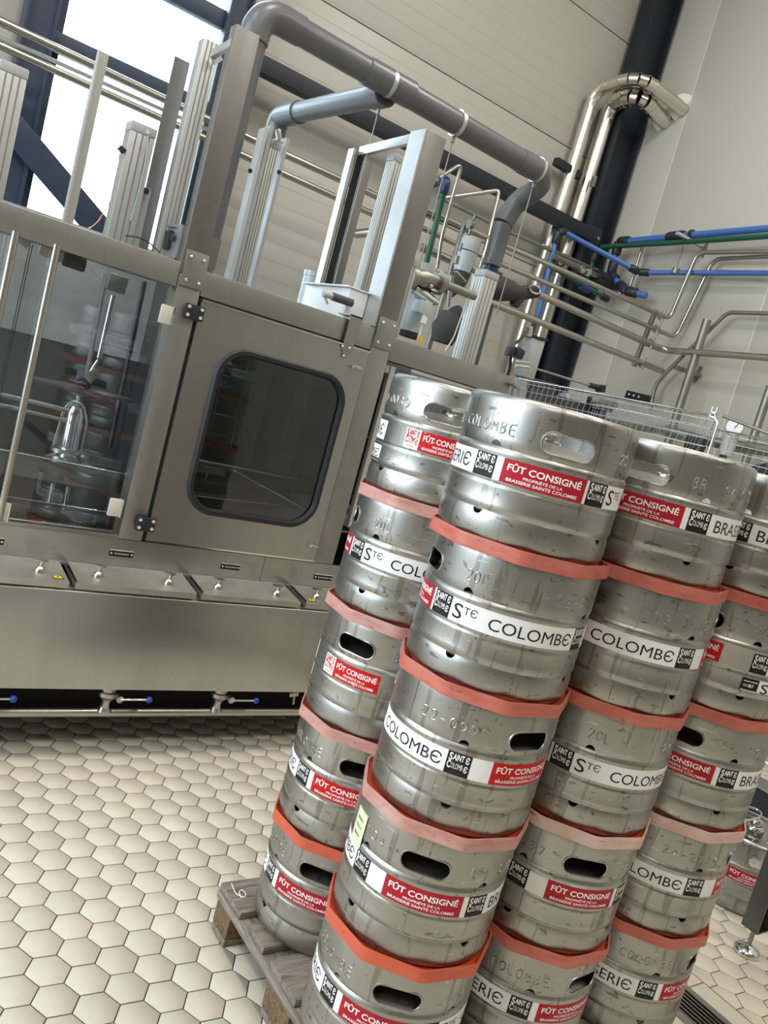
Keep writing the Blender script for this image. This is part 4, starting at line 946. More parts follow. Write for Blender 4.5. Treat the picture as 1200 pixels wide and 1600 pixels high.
part('drain_pipe', MB().tube([(-.7, 2.90, .163), (2.6, 2.90, .163)], .0190, 18), steel_pipe)
for q in ((1.089, 2.870, 0.236), (1.552, 2.870, 0.231), (0.597, 2.870, 0.243)):
    x = q[0]; v = part('ball_valve', MB().lathe([(.0001, .075), (.034, .075), (.036, .070), (.036, .060), (.030, .057), (.030, .045), (.038, .042), (.038, .026), (.033, .022), (.024, .012), (.016, .0), (.016, -.03)], 24, (x, 2.89, .212)).cyl((x + .03, 2.86, .245), (x + .032, 2.835, .243), .014, 14), steel_pipe)
    part('lever', MB().tube([(x + .032, 2.838, .243), (x + .135, 2.838, .243)], .0045, 10), chrome, parent=v)
    part('lever_ball', MB().sphere((x + .145, 2.838, .243), .0135), knob_blue, 'blue ball knob', parent=v)
    part('tee_cone', MB().lathe([(.016, .04), (.018, .02), (.030, .0)], 16, (x, 2.895, .172)), steel_pipe, parent=v)
part('small_valve', MB().tube([(1.913, 2.900, 0.253), (1.922, 2.900, 0.198)], .006, 8).obox((1.890, 2.900, 0.241), (1.934, 2.900, 0.247), .01, .02, .003), steel_pipe)
for x in (-.5, .9, 2.3):
    part('machine_foot', MB().cyl((x, 3.25, .02), (x, 3.25, .30), .03, 16).lathe([(.0001, .025), (.03, .022), (.05, .01), (.05, 0), (.0001, 0)], 20, (x, 3.25, 0)), steel_dull)
    part('machine_foot', MB().cyl((x, 3.65, .02), (x, 3.65, .30), .03, 16).lathe([(.0001, .025), (.03, .022), (.05, .01), (.05, 0), (.0001, 0)], 20, (x, 3.65, 0)), steel_dull)

# tower frame and lift columns on the roof
def profile(x0, x1, y0, y1, z0, z1, name='lift_column', cap=True, label=None, grooves=3):
    w_ = x1 - x0; mb = MB().box(x0, x1, y0, y1, z0, z1, .003)
    p_ = part(name, mb, alu, label)
    g = MB()
    for k in range(grooves):
        xx = x0 + w_ * (k + 1) / (grooves + 1); g.box(xx - .0025, xx + .0025, y0 - .0006, y0 + .002, z0, z1 - .001)
    for k in range(grooves):
        yy = y0 + (y1 - y0) * (k + 1) / (grooves + 1); g.box(x0 - .0006, x0 + .002, yy - .0025, yy + .0025, z0, z1 - .001)
    part('groove', g, alu_dark, parent=p_)
    if cap: part('end_cap', MB().box(x0 - .002, x1 + .002, y0 - .002, y1 + .002, z1 + .0005, z1 + .035, .006), grey_plastic, parent=p_)
    return p_
ZR = 1.872
profile(.375, .462, 3.26, 3.34, ZR, 2.30)
part('roof_strut', MB().box(.668, .708, 3.30, 3.306, ZR, 2.500).box(.668, .673, 3.27, 3.30, ZR, 2.50), alu)
c_ = profile(.825, .918, 3.26, 3.34, ZR, 2.285)
part('cylinder', MB().cyl((.945, 3.34, ZR), (.945, 3.34, 2.12), .022, 16), alu)
part('sensor_clip', MB().obox((0.800, 3.270, 2.212), (0.821, 3.270, 2.202), .02, .02, .003).obox((0.896, 3.300, 2.105), (0.946, 3.300, 2.104), .02, .02, .003), fitting)
part('signal_cable', MB().tube([(0.799, 3.250, 2.200), (0.819, 3.250, 2.079), (0.803, 3.250, 2.003), (0.774, 3.250, 1.922), (0.717, 3.100, 1.884)], .0018, 6, .03), grey_plastic)
part('signal_cable', MB().tube([(0.793, 3.250, 1.976), (0.770, 3.200, 1.932), (0.721, 3.100, 1.885)], .0020, 6, .02), orange_cable)
part('air_hose', MB().tube([(0.886, 3.250, 2.295), (0.898, 3.250, 2.201), (0.896, 3.250, 2.060), (0.891, 3.250, 1.975)], .0028, 6, .04), grey_plastic)
part('air_hose', MB().tube([(0.844, 3.100, 1.902), (0.886, 3.100, 1.912), (0.935, 3.100, 1.905), (0.970, 3.080, 1.882)], .0030, 6, .02), black_plastic)
part('hose_fitting', MB().tube([(0.872, 3.200, 2.295), (0.875, 3.200, 2.280)], .010, 8), grey_plastic)
part('flat_post', MB().box(.950, 1.010, 3.36, 3.366, ZR, 2.620), steel_post)
profile(1.004, 1.070, 3.24, 3.30, ZR, 2.690, cap=False)
part('tie_bar', MB().obox((1.038, 3.200, 2.638), (1.037, 3.020, 2.640), .02, .03, .003).obox((1.039, 3.200, 2.614), (1.065, 3.200, 2.642), .01, .03), galv)
part('valve_cluster', MB().obox((1.026, 3.150, 1.978), (1.028, 3.150, 1.907), .05, .05, .005).tube([(1.005, 3.100, 1.952), (1.030, 3.100, 1.951)], .014), black_plastic)
part('cable_bracket', MB().box(1.005, 1.028, 3.1, 3.2, 1.99, 2.00).box(1.018, 1.026, 3.05, 3.2, ZR, 2.0).box(.97, 1.03, 3.05, 3.2, ZR, ZR + .006), galv)
part('joint_plate', MB().box(1.122, 1.162, FY + .02, FY + .026, 1.88, 1.99), steel_post)
# triple column behind the door
part('guide_rail', MB().box(1.330, 1.346, 3.28, 3.34, ZR, 2.500), alu)
part('guide_rail', MB().box(1.352, 1.366, 3.28, 3.34, ZR, 2.520), galv)
profile(1.374, 1.418, 3.29, 3.34, ZR, 2.44)
part('guide_rail', MB().box(1.430, 1.444, 3.28, 3.34, ZR, 2.500).box(1.444, 1.456, 3.33, 3.34, ZR, 2.50), galv)
part('rail_clamp', MB().obox((1.379, 3.270, 2.511), (1.396, 3.270, 2.472), .03, .012, .003).obox((1.371, 3.270, 2.465), (1.416, 3.270, 2.475), .012, .012, .003), galv)
part('bolt_head', MB().cyl((1.303, 3.260, 2.316), (1.299, 3.250, 2.314), .009, 10).cyl((1.423, 3.260, 2.356), (1.419, 3.250, 2.354), .009, 10), fitting)
# rear frame of the right tower
part('rear_post', MB().box(1.870, 1.884, 3.53, 3.58, ZR, 2.655).box(1.884, 1.90, 3.545, 3.55, ZR, 2.655), galv)
part('rear_plate', MB().box(1.901, 1.935, 3.535, 3.54, ZR, 2.640), black_gap)
part('rear_post', MB().box(1.938, 1.985, 3.53, 3.57, ZR, 2.625, .002), steel_post)
part('tie_bar', MB().obox((1.905, 3.525, 2.650), (1.905, FY + .047, 2.668), .022, .040, .002), galv)
profile(1.930, 1.990, 3.26, 3.32, ZR, 2.600, cap=True)
part('side_flange', MB().box(1.886, 1.895, FY, FY + .11, ZR, 2.690), galv)
part('white_tank', MB().box(1.790, 1.884, 3.10, 3.50, ZR, 2.00, .004).box(1.770, 1.888, 3.09, 3.51, 2.001, 2.006), white_plastic, 'white plastic tank')
part('pump_motor', MB().cyl((1.90, 3.66, ZR), (1.90, 3.66, 2.06), .05, 20).cyl((1.90, 3.66, 2.061), (1.90, 3.66, 2.085), .052, 20), motor_paint)
part('bent_tube', MB().tube([(2.066, 3.450, 2.069), (2.065, 3.450, 2.305), (2.076, 3.450, 2.339), (2.107, 3.450, 2.338)], .008, 8, .03).tube([(2.112, 3.350, 2.071), (2.092, 3.350, 2.155), (2.117, 3.350, 2.193)], .008, 8, .02), white_plastic)
# column at the right of the roof
c5 = profile(2.578, 2.668, 3.24, 3.32, ZR - .02, 2.290)
part('air_hose', MB().tube([(2.479, 3.200, 2.271), (2.487, 3.200, 2.206), (2.477, 3.200, 2.079), (2.466, 3.200, 1.951), (2.436, 3.200, 1.887)], .003, 6, .04), white_plastic)
part('cable', MB().tube([(2.710, 3.300, 2.073), (2.699, 3.300, 1.938), (2.697, 3.300, 1.898)], .004, 6, .03), orange_cable)
profile(2.035, 2.062, 3.06, 3.10, ZR - .01, 2.17, name='side_profile', cap=True, grooves=1)
part('motor', MB().tube([(2.236, 3.250, 2.113), (2.243, 3.250, 1.924)], .052, 20), motor_paint, 'pale motor housing')
part('motor_cap', MB().tube([(2.236, 3.250, 2.134), (2.235, 3.250, 2.116)], .055, 20), black_plastic)
part('motor_cap', MB().tube([(2.241, 3.250, 1.920), (2.240, 3.250, 1.898)], .056, 20), black_plastic)
part('terminal_box', MB().obox((2.212, 3.160, 2.065), (2.214, 3.160, 2.006), .07, .06, .006), motor_paint)
part('level_rod', MB().tube([(2.219, 3.140, 2.068), (2.225, 3.140, 1.877)], .006, 8).tube([(2.221, 3.130, 1.996), (2.220, 3.130, 1.966)], .013, 8), white_plastic)
part('yellow_marker', MB().tube([(2.229, 3.130, 1.909), (2.229, 3.130, 1.876)], .008, 8), yellow)
part('roof_post', MB().tube([(2.534, 3.400, 2.115), (2.504, 3.400, 2.267)], .012, 8), steel_pipe)
part('manifold_flange', MB().tube([(2.129, 3.200, 2.150), (2.155, 3.200, 2.152)], .05, 20), steel_dull)
part('manifold_flange', MB().tube([(2.285, 3.200, 2.175), (2.313, 3.200, 2.174)], .056, 24), steel_dull)
part('manifold_body', MB().tube([(2.146, 3.200, 2.156), (2.200, 3.200, 2.164), (2.297, 3.200, 2.175)], [.030, .042, .030], 16), steel_dull)
part('manifold_cap', MB().tube([(2.206, 3.200, 2.233), (2.206, 3.200, 2.192)], .025, 16), grey_plastic)
part('drain_casting', MB().tube([(2.168, 3.200, 2.103), (2.232, 3.200, 2.093), (2.305, 3.200, 2.085)], [.018, .032, .018], 12, .01).tube([(2.159, 3.170, 2.108), (2.300, 3.170, 2.079)], .010, 8), chrome)
part('flange_bolt', MB().tube([(2.222, 3.140, 2.210), (2.237, 3.140, 2.209)], .011, 8).tube([(2.203, 3.140, 2.134), (2.219, 3.140, 2.133)], .012, 8), chrome)
part('clamp_pipe', MB().tube([(2.312, 3.200, 2.177), (2.523, 3.200, 2.176)], .020, 14), steel_dull)

# ================================================================== grey duct over the machine
def bendpts(*a): return [Vector(p) for p in a]
pd = thing('vent_duct', 'thick dark grey plastic duct running above the machine with two elbows and a branch', 'duct', (1.303, 3.400, 2.918))
R0 = .054
a0 = (1.244, 3.400, 2.848); a1 = (1.307, 3.400, 2.932); b1 = (2.787, 3.400, 2.918)
zt = a1[2]
obj('riser', MB().tube([(1.245, 3.40, 1.9), (1.245, 3.40, zt - .10)], R0, 20), pvc, pd)
el = [(1.245, 3.40, zt - .115), (1.247, 3.40, zt - .06), (1.265, 3.4, zt - .02), (1.30, 3.4, zt + .005), (1.345, 3.4, zt + .012), (1.38, 3.4, zt + .01)]
obj('elbow', MB().tube(el, R0 + .006, 20, .03), pvc, pd)
m0 = Vector((1.375, 3.40, zt + .010)); m1 = Vector(b1)
obj('main_run', MB().tube([m0, m1], R0, 22), pvc, pd)
for t, l in ((.005, .10), (.985, .09)): 
    c = m0.lerp(m1, t); obj('sleeve', MB().tube([c - Vector((l / 2, 0, 0)), c + Vector((l / 2, 0, 0))], R0 + .005, 22), pvc, pd)
c = Vector((1.861, 3.400, 2.935)); obj('tee', MB().tube([c - Vector((.10, 0, 0)), c + Vector((.15, 0, 0))], R0 + .006, 22), pvc, pd)
t0 = Vector((1.859, 3.420, 2.896)); e0 = Vector((1.900, 4.379, 2.929)); e1 = Vector((1.900, 4.527, 2.927))
t0 = Vector((1.90, 3.42, t0.z))
obj('branch', MB().tube([t0, e0], R0 - .003, 20), pvc, pd)
obj('branch_collar', MB().tube([t0, t0.lerp(e0, .10)], R0 + .005, 20), pvc, pd)
obj('branch_elbow', MB().tube([t0.lerp(e0, .9), e0, e1, e1 + Vector((0, .01, -.12)), e1 + Vector((0, .01, -.30))], R0 + .005, 20, .05), pvc, pd)
# right end: elbow back towards the wall and down
r0 = m1; r1 = m1 + Vector((.085, 0, .0)); r2 = Vector((3.106, 3.620, 2.938)); r3 = Vector((3.099, 3.800, 2.859)); r4 = Vector((3.052, 3.800, 2.719)); r5 = Vector((3.053, 3.800, 2.482))
obj('end_elbow', MB().tube([r0, r1, r2 + Vector((.0, .02, .0)), r3, r4], R0 + .004, 22, .09, 8), pvc, pd)
obj('downpipe', MB().tube([r4, r5], R0, 22), pvc, pd)
obj('blue_coupling', MB().tube([(3.058, 3.800, 2.509), (3.059, 3.800, 2.466)], R0 * .62, 18).tube([(3.058, 3.800, 2.469), (3.059, 3.800, 2.440)], R0 * .8, 18), fitting_blue, pd, label='navy blue coupling')
for p, ax in ((m0.lerp(m1, .365), 1), (m0.lerp(m1, .655), 1)):
    obj('duct_clamp', MB().tube([p - Vector((.010, 0, 0)), p + Vector((.010, 0, 0))], R0 + .009, 22), galv, pd)
pc = r1 + Vector((-.02, 0, 0)); obj('duct_clamp', MB().tube([pc - Vector((.008, 0, 0)), pc + Vector((.008, 0, 0))], R0 + .010, 22), galv, pd)
for k, (p, dz_, lab) in enumerate(((t0 + Vector((0, .03, 0)), 1.0, 'thin threaded rod hanging from the duct branch down to the rear post'),
                                  (m0.lerp(m1, .655), .9, 'thin threaded rod below the middle of the grey duct, mostly behind the right tower'),
                                  (pc, .75, 'thin threaded rod hanging from the duct right-hand clamp among the pipes'))):
    hr_ = tag(obj('threaded_rod', MB().tube([p + Vector((0, 0, -R0 - .012)), p + Vector((0, 0, -dz_))], .0030, 8).tube([p + Vector((0, 0, -R0 - .012)), p + Vector((0, 0, -R0 - .035))], .009, 8), steel_dull, loc=p), lab, 'rod', 'duct rods')

# valve group behind: insulated bodies, silver cap
vg = thing('control_valve', 'dark pneumatic control valve with silver domed cap between the pipes', 'valve', (2.817, 3.700, 2.321))
obj('cap', MB().tube([(2.792, 3.700, 2.551), (2.793, 3.700, 2.524), (2.788, 3.700, 2.473)], [.05, .058, .058], 22), grey_plastic, vg)
obj('bonnet', MB().tube([(2.789, 3.700, 2.470), (2.786, 3.700, 2.364)], [.056, .05], 20), motor_paint, vg)
obj('insulated_body', MB().tube([(2.792, 3.700, 2.401), (2.779, 3.700, 2.309), (2.726, 3.700, 2.251)], .05, 16, .03), insul, vg)
obj('position_plate', MB().obox((2.669, 3.600, 2.333), (2.745, 3.600, 2.302), .03, .006), galv, vg)
obj('positioner', MB().tube([(2.669, 3.620, 2.415), (2.671, 3.620, 2.374)], .014, 10).tube([(2.675, 3.620, 2.484), (2.673, 3.620, 2.443)], .009, 10), steel_dull, vg)
iv = thing('insulated_valve', 'black foam-wrapped valve body beside the blue coupling, behind the pipes', 'valve', (3.206, 3.800, 2.380))
obj('foam_wrap', MB().tube([(3.055, 3.800, 2.372), (3.179, 3.800, 2.383), (3.315, 3.800, 2.401), (3.438, 3.800, 2.450)], [.075, .07, .045, .04], 14, .02).tube([(3.098, 3.800, 2.459), (3.098, 3.800, 2.366)], [.04, .06], 12), insul, iv)
obj('foam_elbow', MB().tube([(3.315, 3.800, 2.401), (3.300, 3.800, 2.320)], [.05, .03], 10), insul, iv)
obj('wheel', MB().tube([Vector((3.379, 3.750, 2.445)) + Vector((.045 * cos(a), 0, .022 * sin(a) )) for a in [2 * pi * i / 16 for i in range(16)]], .006, 8, closed=True), chrome, iv)
dd = tag(obj('square_duct', MB().tube([(3.134, 3.850, 2.280), (3.140, 3.850, 1.801)], .06, 4), pvc_dark, loc=(3.147, 3.850, 2.112)), 'matt black tube going down behind the right-hand roof column', 'duct')
ie = thing('insulated_elbow', 'black foam-wrapped elbow low between the motor and the right-hand roof column', 'elbow', (2.718, 3.600, 2.052))
obj('foam_wrap', MB().tube([(2.737, 3.600, 2.099), (2.707, 3.600, 2.031), (2.705, 3.600, 1.961)], [.075, .08, .06], 14, .03).tube([(2.731, 3.600, 2.090), (2.787, 3.600, 2.064)], .05, 12), insul, ie)
obj('flange', MB().tube([(2.719, 3.600, 2.122), (2.736, 3.600, 2.113)], .06, 18), fitting, ie)

# ------------------------------------------------------------------ stainless process pipes
def sp(label, pts, r, m=steel_pipe, fil=.05, cat='pipe', name='process_pipe', n=14):
    return tag(obj(name, MB().tube(pts, r, n, fil), m, loc=pts[0]), label, cat)
sp('thin steel pipe crossing the bright window, the upper of the long pair', [(0.346, 4.800, 2.849), (1.326, 4.800, 2.832), (2.846, 4.800, 2.829), ((2.881, 4.800, 2.816)[0] + .05, 4.98, (2.881, 4.800, 2.816)[2])], .022)
sp('thin steel pipe crossing the bright window, the lower of the long pair', [(0.365, 4.800, 2.744), (1.350, 4.800, 2.733), (2.831, 4.800, 2.716), ((2.883, 4.800, 2.717)[0] + .05, 4.98, (2.883, 4.800, 2.717)[2])], .020)
sp('thinnest pale pipe crossing the bright window between the long pair', [(0.364, 4.850, 2.780), (0.698, 4.850, 2.792), (1.371, 4.850, 2.790), (1.658, 4.850, 2.791)], .011, alu)
sp('short steel pipe end with elbow behind the right tower', [((2.678, 4.600, 2.549)[0] - .0, 4.75, (2.678, 4.600, 2.549)[2]), (2.741, 4.600, 2.582), (2.851, 4.600, 2.587)], .028)
sp('thin steel pipe, topmost of the four long runs, turning up the right wall', [(2.629, 4.150, 2.706), (3.411, 4.150, 2.710), (4.063, 4.150, 2.722), (5.120, 4.150, 2.726), ((5.120, 4.150, 2.726)[0] + .02, (5.100, 4.101, 3.215)[1], (5.100, 4.101, 3.215)[2] + .02), (5.1, (5.100, 3.341, 3.275)[1], (5.100, 4.101, 3.215)[2] + .02)], .016, fil=.07)
sp('thin steel pipe, second of the four long runs, turning up along the right wall', [(2.551, 4.120, 2.601), (3.053, 4.120, 2.588), (4.084, 4.120, 2.599), (5.218, 4.120, 2.613), ((5.218, 4.120, 2.613)[0], (5.100, 4.007, 3.183)[1], (5.100, 4.007, 3.183)[2] + .03), (5.1, (5.100, 3.341, 3.275)[1] - .1, (5.100, 4.007, 3.183)[2] + .03)], .016, fil=.08)
sp('thick steel pipe, third of the four long runs, bending flat along the right wall', [(2.744, 4.100, 2.487), (3.048, 4.100, 2.486), (3.726, 4.100, 2.506), (5.093, 4.100, 2.489), (5.080, 3.247, 2.521), (5.080, 2.984, 2.533)], .024, fil=.08)
sp('thick steel pipe, lowest of the four long runs, ending near the right wall', [(2.681, 4.050, 2.341), (2.926, 4.050, 2.335), (4.124, 4.050, 2.335), (5.096, 4.050, 2.335)], .022, fil=0)
pb = thing('pipe_support', 'short upright steel bar with saddles carrying the four long pipes near the right wall', 'support', (4.706, 4.200, 2.507))
obj('upright', MB().obox((5.001, 4.200, 2.761), (4.948, 4.200, 2.319), .03, .03, .004), steel_dull, pb)
for q in ((4.958, 4.100, 2.707), (4.945, 4.100, 2.609), (4.907, 4.080, 2.495), (4.831, 4.040, 2.328)): obj('saddle', MB().tube([(q[0], q[1] - .02, q[2] + .045), (q[0], q[1] - .02, q[2] - .045)], .009, 8).tube([(q[0] - .01, q[1], q[2]), (q[0] + .01, q[1], q[2])], .030, 12), steel_dull, pb)
us = thing('pipe_support', 'upright steel bracket post among the pipes left of the silver valve cap', 'support', (2.854, 3.900, 2.472))
obj('post', MB().obox((2.868, 3.900, 2.658), (2.845, 3.900, 1.932), .030, .030, .003), steel_dull, us)
for q in ((2.866, 3.850, 2.656), (2.862, 3.850, 2.576), (2.858, 3.850, 2.430), (2.819, 3.800, 2.318), (2.825, 3.800, 2.276)): obj('pipe_clip', MB().tube([(q[0] - .012, q[1], q[2]), (q[0] + .012, q[1], q[2])], .028, 12).cyl((q[0], q[1] - .02, q[2] + .02), (q[0], q[1] - .02, q[2] + .05), .008, 8), steel_dull, us)
sp('thin bent steel tube rising left of the grey duct end, the left hoop', [(2.681, 4.000, 2.854), (2.806, 4.000, 2.983), (2.804, 4.000, 2.565), (2.834, 4.000, 2.372), (2.849, 4.000, 2.246)], .011, steel_pipe, .05)
sp('thin steel pipe stretched level under the beam and bending down beside the silver valve', [(2.939, 4.300, 2.847), (3.349, 4.300, 3.047), (3.211, 4.100, 2.586), (3.216, 4.100, 2.430)], .013, steel_pipe, .04)
sp('thin dark pipe running along the back wall above the four long runs', [(3.326, 4.900, 3.024), (3.975, 4.900, 3.015), (4.749, 4.900, 3.035), (5.141, 4.900, 3.045)], .015, steel_dull, 0)
sp('short steel rod with fitting behind the right tower near its top', [(2.690, 4.400, 2.887), (2.778, 4.400, 2.947)], .014, steel_dull, 0)
sp('thin steel pipe looping down beside the pale joint of the right wall', [(5.200, 4.686, 3.367), (5.200, 4.688, 3.017), (5.200, 4.704, 2.939), (5.150, 4.810, 2.882), (5.000, 4.884, 2.871)], .012, steel_pipe, .08)
sp('thin dark steel conduit zigzagging up the right wall behind the pole', [(5.200, 4.134, 2.050), (5.200, 4.156, 2.237), (5.200, 4.095, 2.345), (5.200, 3.740, 2.828), (5.200, 3.245, 2.847)], .015, steel_dull, .05)
pl_ = thing('wall_pole', 'upright round steel pole with slanted top in front of the right wall', 'pole', (5.100, 3.766, 1.801))
obj('tube', MB().tube([(5.100, 3.811, 2.740), (5.1, (5.100, 3.811, 2.740)[1], .02)], .030, 18), steel_dull, pl_)
obj('bracket_arm', MB().obox((5.050, 3.909, 2.369), (5.290, 3.869, 2.371), .04, .03, .003), steel_dull, pl_)
obj('wall_plate', MB().obox((5.292, 3.873, 2.439), (5.292, 3.894, 2.315), .07, .008), steel_dull, pl_)
tag(obj('wall_pole', MB().tube([(5.100, 3.176, 2.340), (5.1, (5.100, 3.176, 2.340)[1], .02)], .028, 18), steel_dull, loc=(5.100, 3.098, 1.936)), 'upright round steel pole cut by the right edge behind the mesh guard', 'pole')

# coloured plastic pipes
def fit(name_parent, p0, p1, r, m=fitting): return obj('coupling', MB().tube([p0, Vector(p0).lerp(Vector(p1), .12), Vector(p0).lerp(Vector(p1), .88), p1], [r * .85, r, r, r * .85], 16), m, name_parent)
def ppipe(label, pts, r, m, fits, fil=.0, fr=1.5, fm=fitting):
    t = thing('plastic_pipe', label, 'pipe', pts[0]); obj('pipe', MB().tube(pts, r, 14, fil), m, t)
    for i in fits:
        p = Vector(pts[i])
        for q in (pts[i - 1] if i else None, pts[i + 1] if i + 1 < len(pts) else None):
            if q is None: continue
            d = (Vector(q) - p).normalized(); fit(t, p + d * .002, p + d * r * 4.2, r * fr, fm)
    return t
ppipe('bright blue plastic pipe rising between the clad pipes, then slanting to the right wall', [(4.521, 4.900, 2.524), (4.475, 4.900, 3.166), (4.529, 4.900, 3.194), (5.14, (5.140, 4.593, 3.078)[1], (5.140, 4.593, 3.078)[2]), (5.180, 4.539, 3.087), (5.180, 3.327, 3.113)], .020, blue_pipe, (1, 3))
ppipe('thick blue plastic pipe along the right wall with an S-shaped drop at its left end', [(5.150, 4.457, 2.899), (5.100, 4.635, 2.917), (5.150, 4.879, 3.059), (5.150, 4.899, 3.321), (5.150, 4.243, 3.366), (5.150, 3.417, 3.417)], .026, blue_pipe, (1, 2, 3))
cpk = bpy.data.objects['plastic_pipe.001']; fit(cpk, (5.150, 4.426, 3.353), (5.150, 4.272, 3.366), .040); fit(cpk, (5.150, 4.227, 3.370), (5.150, 4.195, 3.375), .036)
ppipe('dark green plastic pipe under the thick blue one along the right wall', [(5.120, 5.040, 3.269), (5.120, 4.314, 3.303), (5.120, 3.379, 3.354)], .020, green_pipe, ())
ppipe('dark green plastic pipe slanting behind the four long steel runs', [(2.752, 4.450, 2.779), (2.927, 4.450, 2.770), (3.953, 4.450, 2.805), (4.744, 4.450, 2.750)], .018, green_pipe, (3,))
cpk = bpy.data.objects['plastic_pipe.003']; fit(cpk, (4.425, 4.450, 2.760), (4.520, 4.450, 2.755), .030, fitting_blue)
ppipe('upright bright green plastic pipe with a navy elbow beside the right tower', [(2.577, 3.750, 2.342), (2.565, 3.750, 2.780), (2.601, 3.900, 2.782), (2.647, 4.300, 2.760)], .016, green_pipe, (1,), fm=fitting_blue)
ppipe('short upright green pipe in front of the black column', [(4.936, 4.900, 2.929), (4.922, 4.900, 3.153)], .016, green_pipe, (1,))
vh = thing('inline_valve', 'dark valve and grey pipe section in front of the black column', 'valve', (4.948, 4.850, 2.986))
obj('pipe_section', MB().tube([(4.458, 4.850, 2.982), (4.987, 4.850, 2.988)], .022, 14), steel_dull, vh)
obj('union', MB().tube([(4.754, 4.850, 2.987), (4.800, 4.850, 2.986)], .034, 8).tube([(4.831, 4.850, 2.986), (4.869, 4.850, 2.987)], .034, 8), chrome, vh)
obj('valve_body', MB().tube([(4.976, 4.850, 2.995), (5.110, 4.850, 2.984)], .05, 14).tube([(5.084, 4.850, 2.934), (5.228, 4.850, 2.978)], .032, 12), black_plastic, vh)
rv = thing('round_valve', 'small round dark fitting with bright ring on the clad pipe', 'valve', (4.709, 5.000, 2.990))
obj('ring', MB().tube([(4.690, 5.000, 3.000), (4.624, 4.930, 2.980)], .035, 16), fitting, rv); obj('cap', MB().tube([(4.624, 4.930, 2.980), (4.615, 4.920, 2.977)], .02, 14), chrome, rv)
wb_ = thing('pipe_clip_arm', 'grey bracket arm clipping the blue and green pipes to the right wall', 'bracket', (5.200, 4.300, 3.349))
obj('arm', MB().obox((5.000, 4.223, 3.334), (5.280, 4.184, 3.322), .03, .02, .002), grey_plastic, wb_)
obj('wall_plate', MB().obox((5.292, 4.159, 3.355), (5.292, 4.165, 3.248), .05, .008), steel_dull, wb_)
tag(obj('drop_rod', MB().tube([(5.150, 4.253, 3.284), (5.150, 4.253, 3.114)], .004, 6).tube([(5.150, 4.255, 3.119), (5.150, 4.258, 3.080)], .026, 10), steel_dull, loc=(5.150, 4.272, 3.211)), 'thin rod and clip holding the thin blue pipe on the right wall', 'clip')

# actuator box with cables behind the machine corner
ab = thing('actuator_box', 'grey actuator box with looping black cables at the machine right corner', 'actuator', (3.062, 3.300, 1.997))
obj('housing', MB().obox((3.072, 3.300, 2.104), (3.070, 3.300, 1.895), .085, .08, .010), grey_plastic, ab)
obj('housing_top', MB().obox((3.076, 3.300, 2.119), (3.077, 3.300, 2.105), .095, .09, .004), black_plastic, ab)
obj('cable_gland', MB().tube([(3.011, 3.300, 2.156), (3.023, 3.300, 2.105)], .018, 10), grey_plastic, ab)
obj('cable_loop', MB().tube([(3.005, 3.300, 2.148), (2.925, 3.250, 2.062), (2.839, 3.200, 2.018), (2.869, 3.200, 1.909), (2.864, 3.200, 1.865)], .008, 8, .06), black_plastic, ab)
obj('junction', MB().obox((2.895, 3.200, 2.016), (2.886, 3.200, 1.970), .05, .05, .004).obox((2.839, 3.200, 2.008), (2.834, 3.200, 1.964), .03, .04, .004), black_plastic, ab)
obj('stand', MB().obox((3.103, 3.350, 1.896), (3.137, 3.350, 1.726), .05, .05), galv, ab)
obj('cross_bar', MB().tube([(2.852, 3.150, 1.948), (2.944, 3.150, 1.961)], .006, 8).tube([(2.857, 3.150, 1.926), (2.949, 3.150, 1.939)], .008, 8), chrome, ab)
lr = thing('linkage_rod', 'thin steel rod with black joint ends stretching above the mesh guard', 'rod', (3.104, 3.300, 1.956))
obj('rod', MB().tube([(3.113, 3.300, 1.958), (3.597, 3.300, 1.973)], .007, 8), steel_pipe, lr)
obj('joint_end', MB().tube([(3.580, 3.300, 1.973), (3.690, 3.300, 1.980)], .016, 10).tube([(3.667, 3.300, 1.994), (3.677, 3.300, 1.958)], .03, 12), black_plastic, lr)

# mesh guards beside the conveyor
def mesh_guard(label, X, y0, y1, z0, z1, p=.034, side=False, post=True):
    t = thing('mesh_guard', label, 'guard', (X, (y0 + y1) / 2, z0), group='wire mesh guards of the conveyor')
    def wire(a, b, k, ax):
        n = 2 * k; P = []
        for i in range(n + 1):
            u = i / n; q = a.lerp(b, u); o_ = .0017 * (1 if i % 2 else -1) ; q[ax] += o_; P.append(q)
        return P
    L = y1 - y0; ny = int(L / p); nz = int((z1 - z0) / p)
    for j in range(nz + 1):
        z = z1 - .012 - j * p
        if z < z0: break
        obj('horizontal_wire', MB().tube([(X, y0, z), (X, y1, z)], .0017, 5, caps=False), galv, t)
    vw = []
    for i in range(ny + 1):
        y = y1 - .01 - i * p; P = []
        for k in range(2 * nz + 1):
            P.append((X + .0028 * (1 if k % 2 else -1), y, z1 - k * p / 2))
        obj('crimped_wire', MB().tube(P, .0016, 4, caps=False), galv, t)
    obj('top_rod', MB().tube([(X, y0, z1 + .004), (X, y1, z1 + .004)], .0050, 10), chrome, t)
    if post: obj('end_rod', MB().tube([(X - .004, y0 - .004, z1 - .002), (X - .006, y0 - .03, z1 - .02), (X - .006, y0 - .03, z0)], .0055, 10, .02), galv, t)
    return t
mesh_guard('wire mesh guard nearer the machine, its bright top rod ending at a bent corner', 2.75, 1.895, 2.985, 1.50, 1.848)
mesh_guard('wire mesh guard on the far side, running on to the right photo edge', 3.30, 1.75, 2.985, 1.50, 1.846, post=False)
cl = thing('rod_clamp', 'small bolted clamp at the corner of the near mesh guard', 'clamp', (2.75, 1.90, 1.86))
obj('jaw', MB().box(2.738, 2.762, 1.885, 1.915, 1.842, 1.850, .002).box(2.738, 2.762, 1.885, 1.915, 1.858, 1.868, .002), galv, cl)
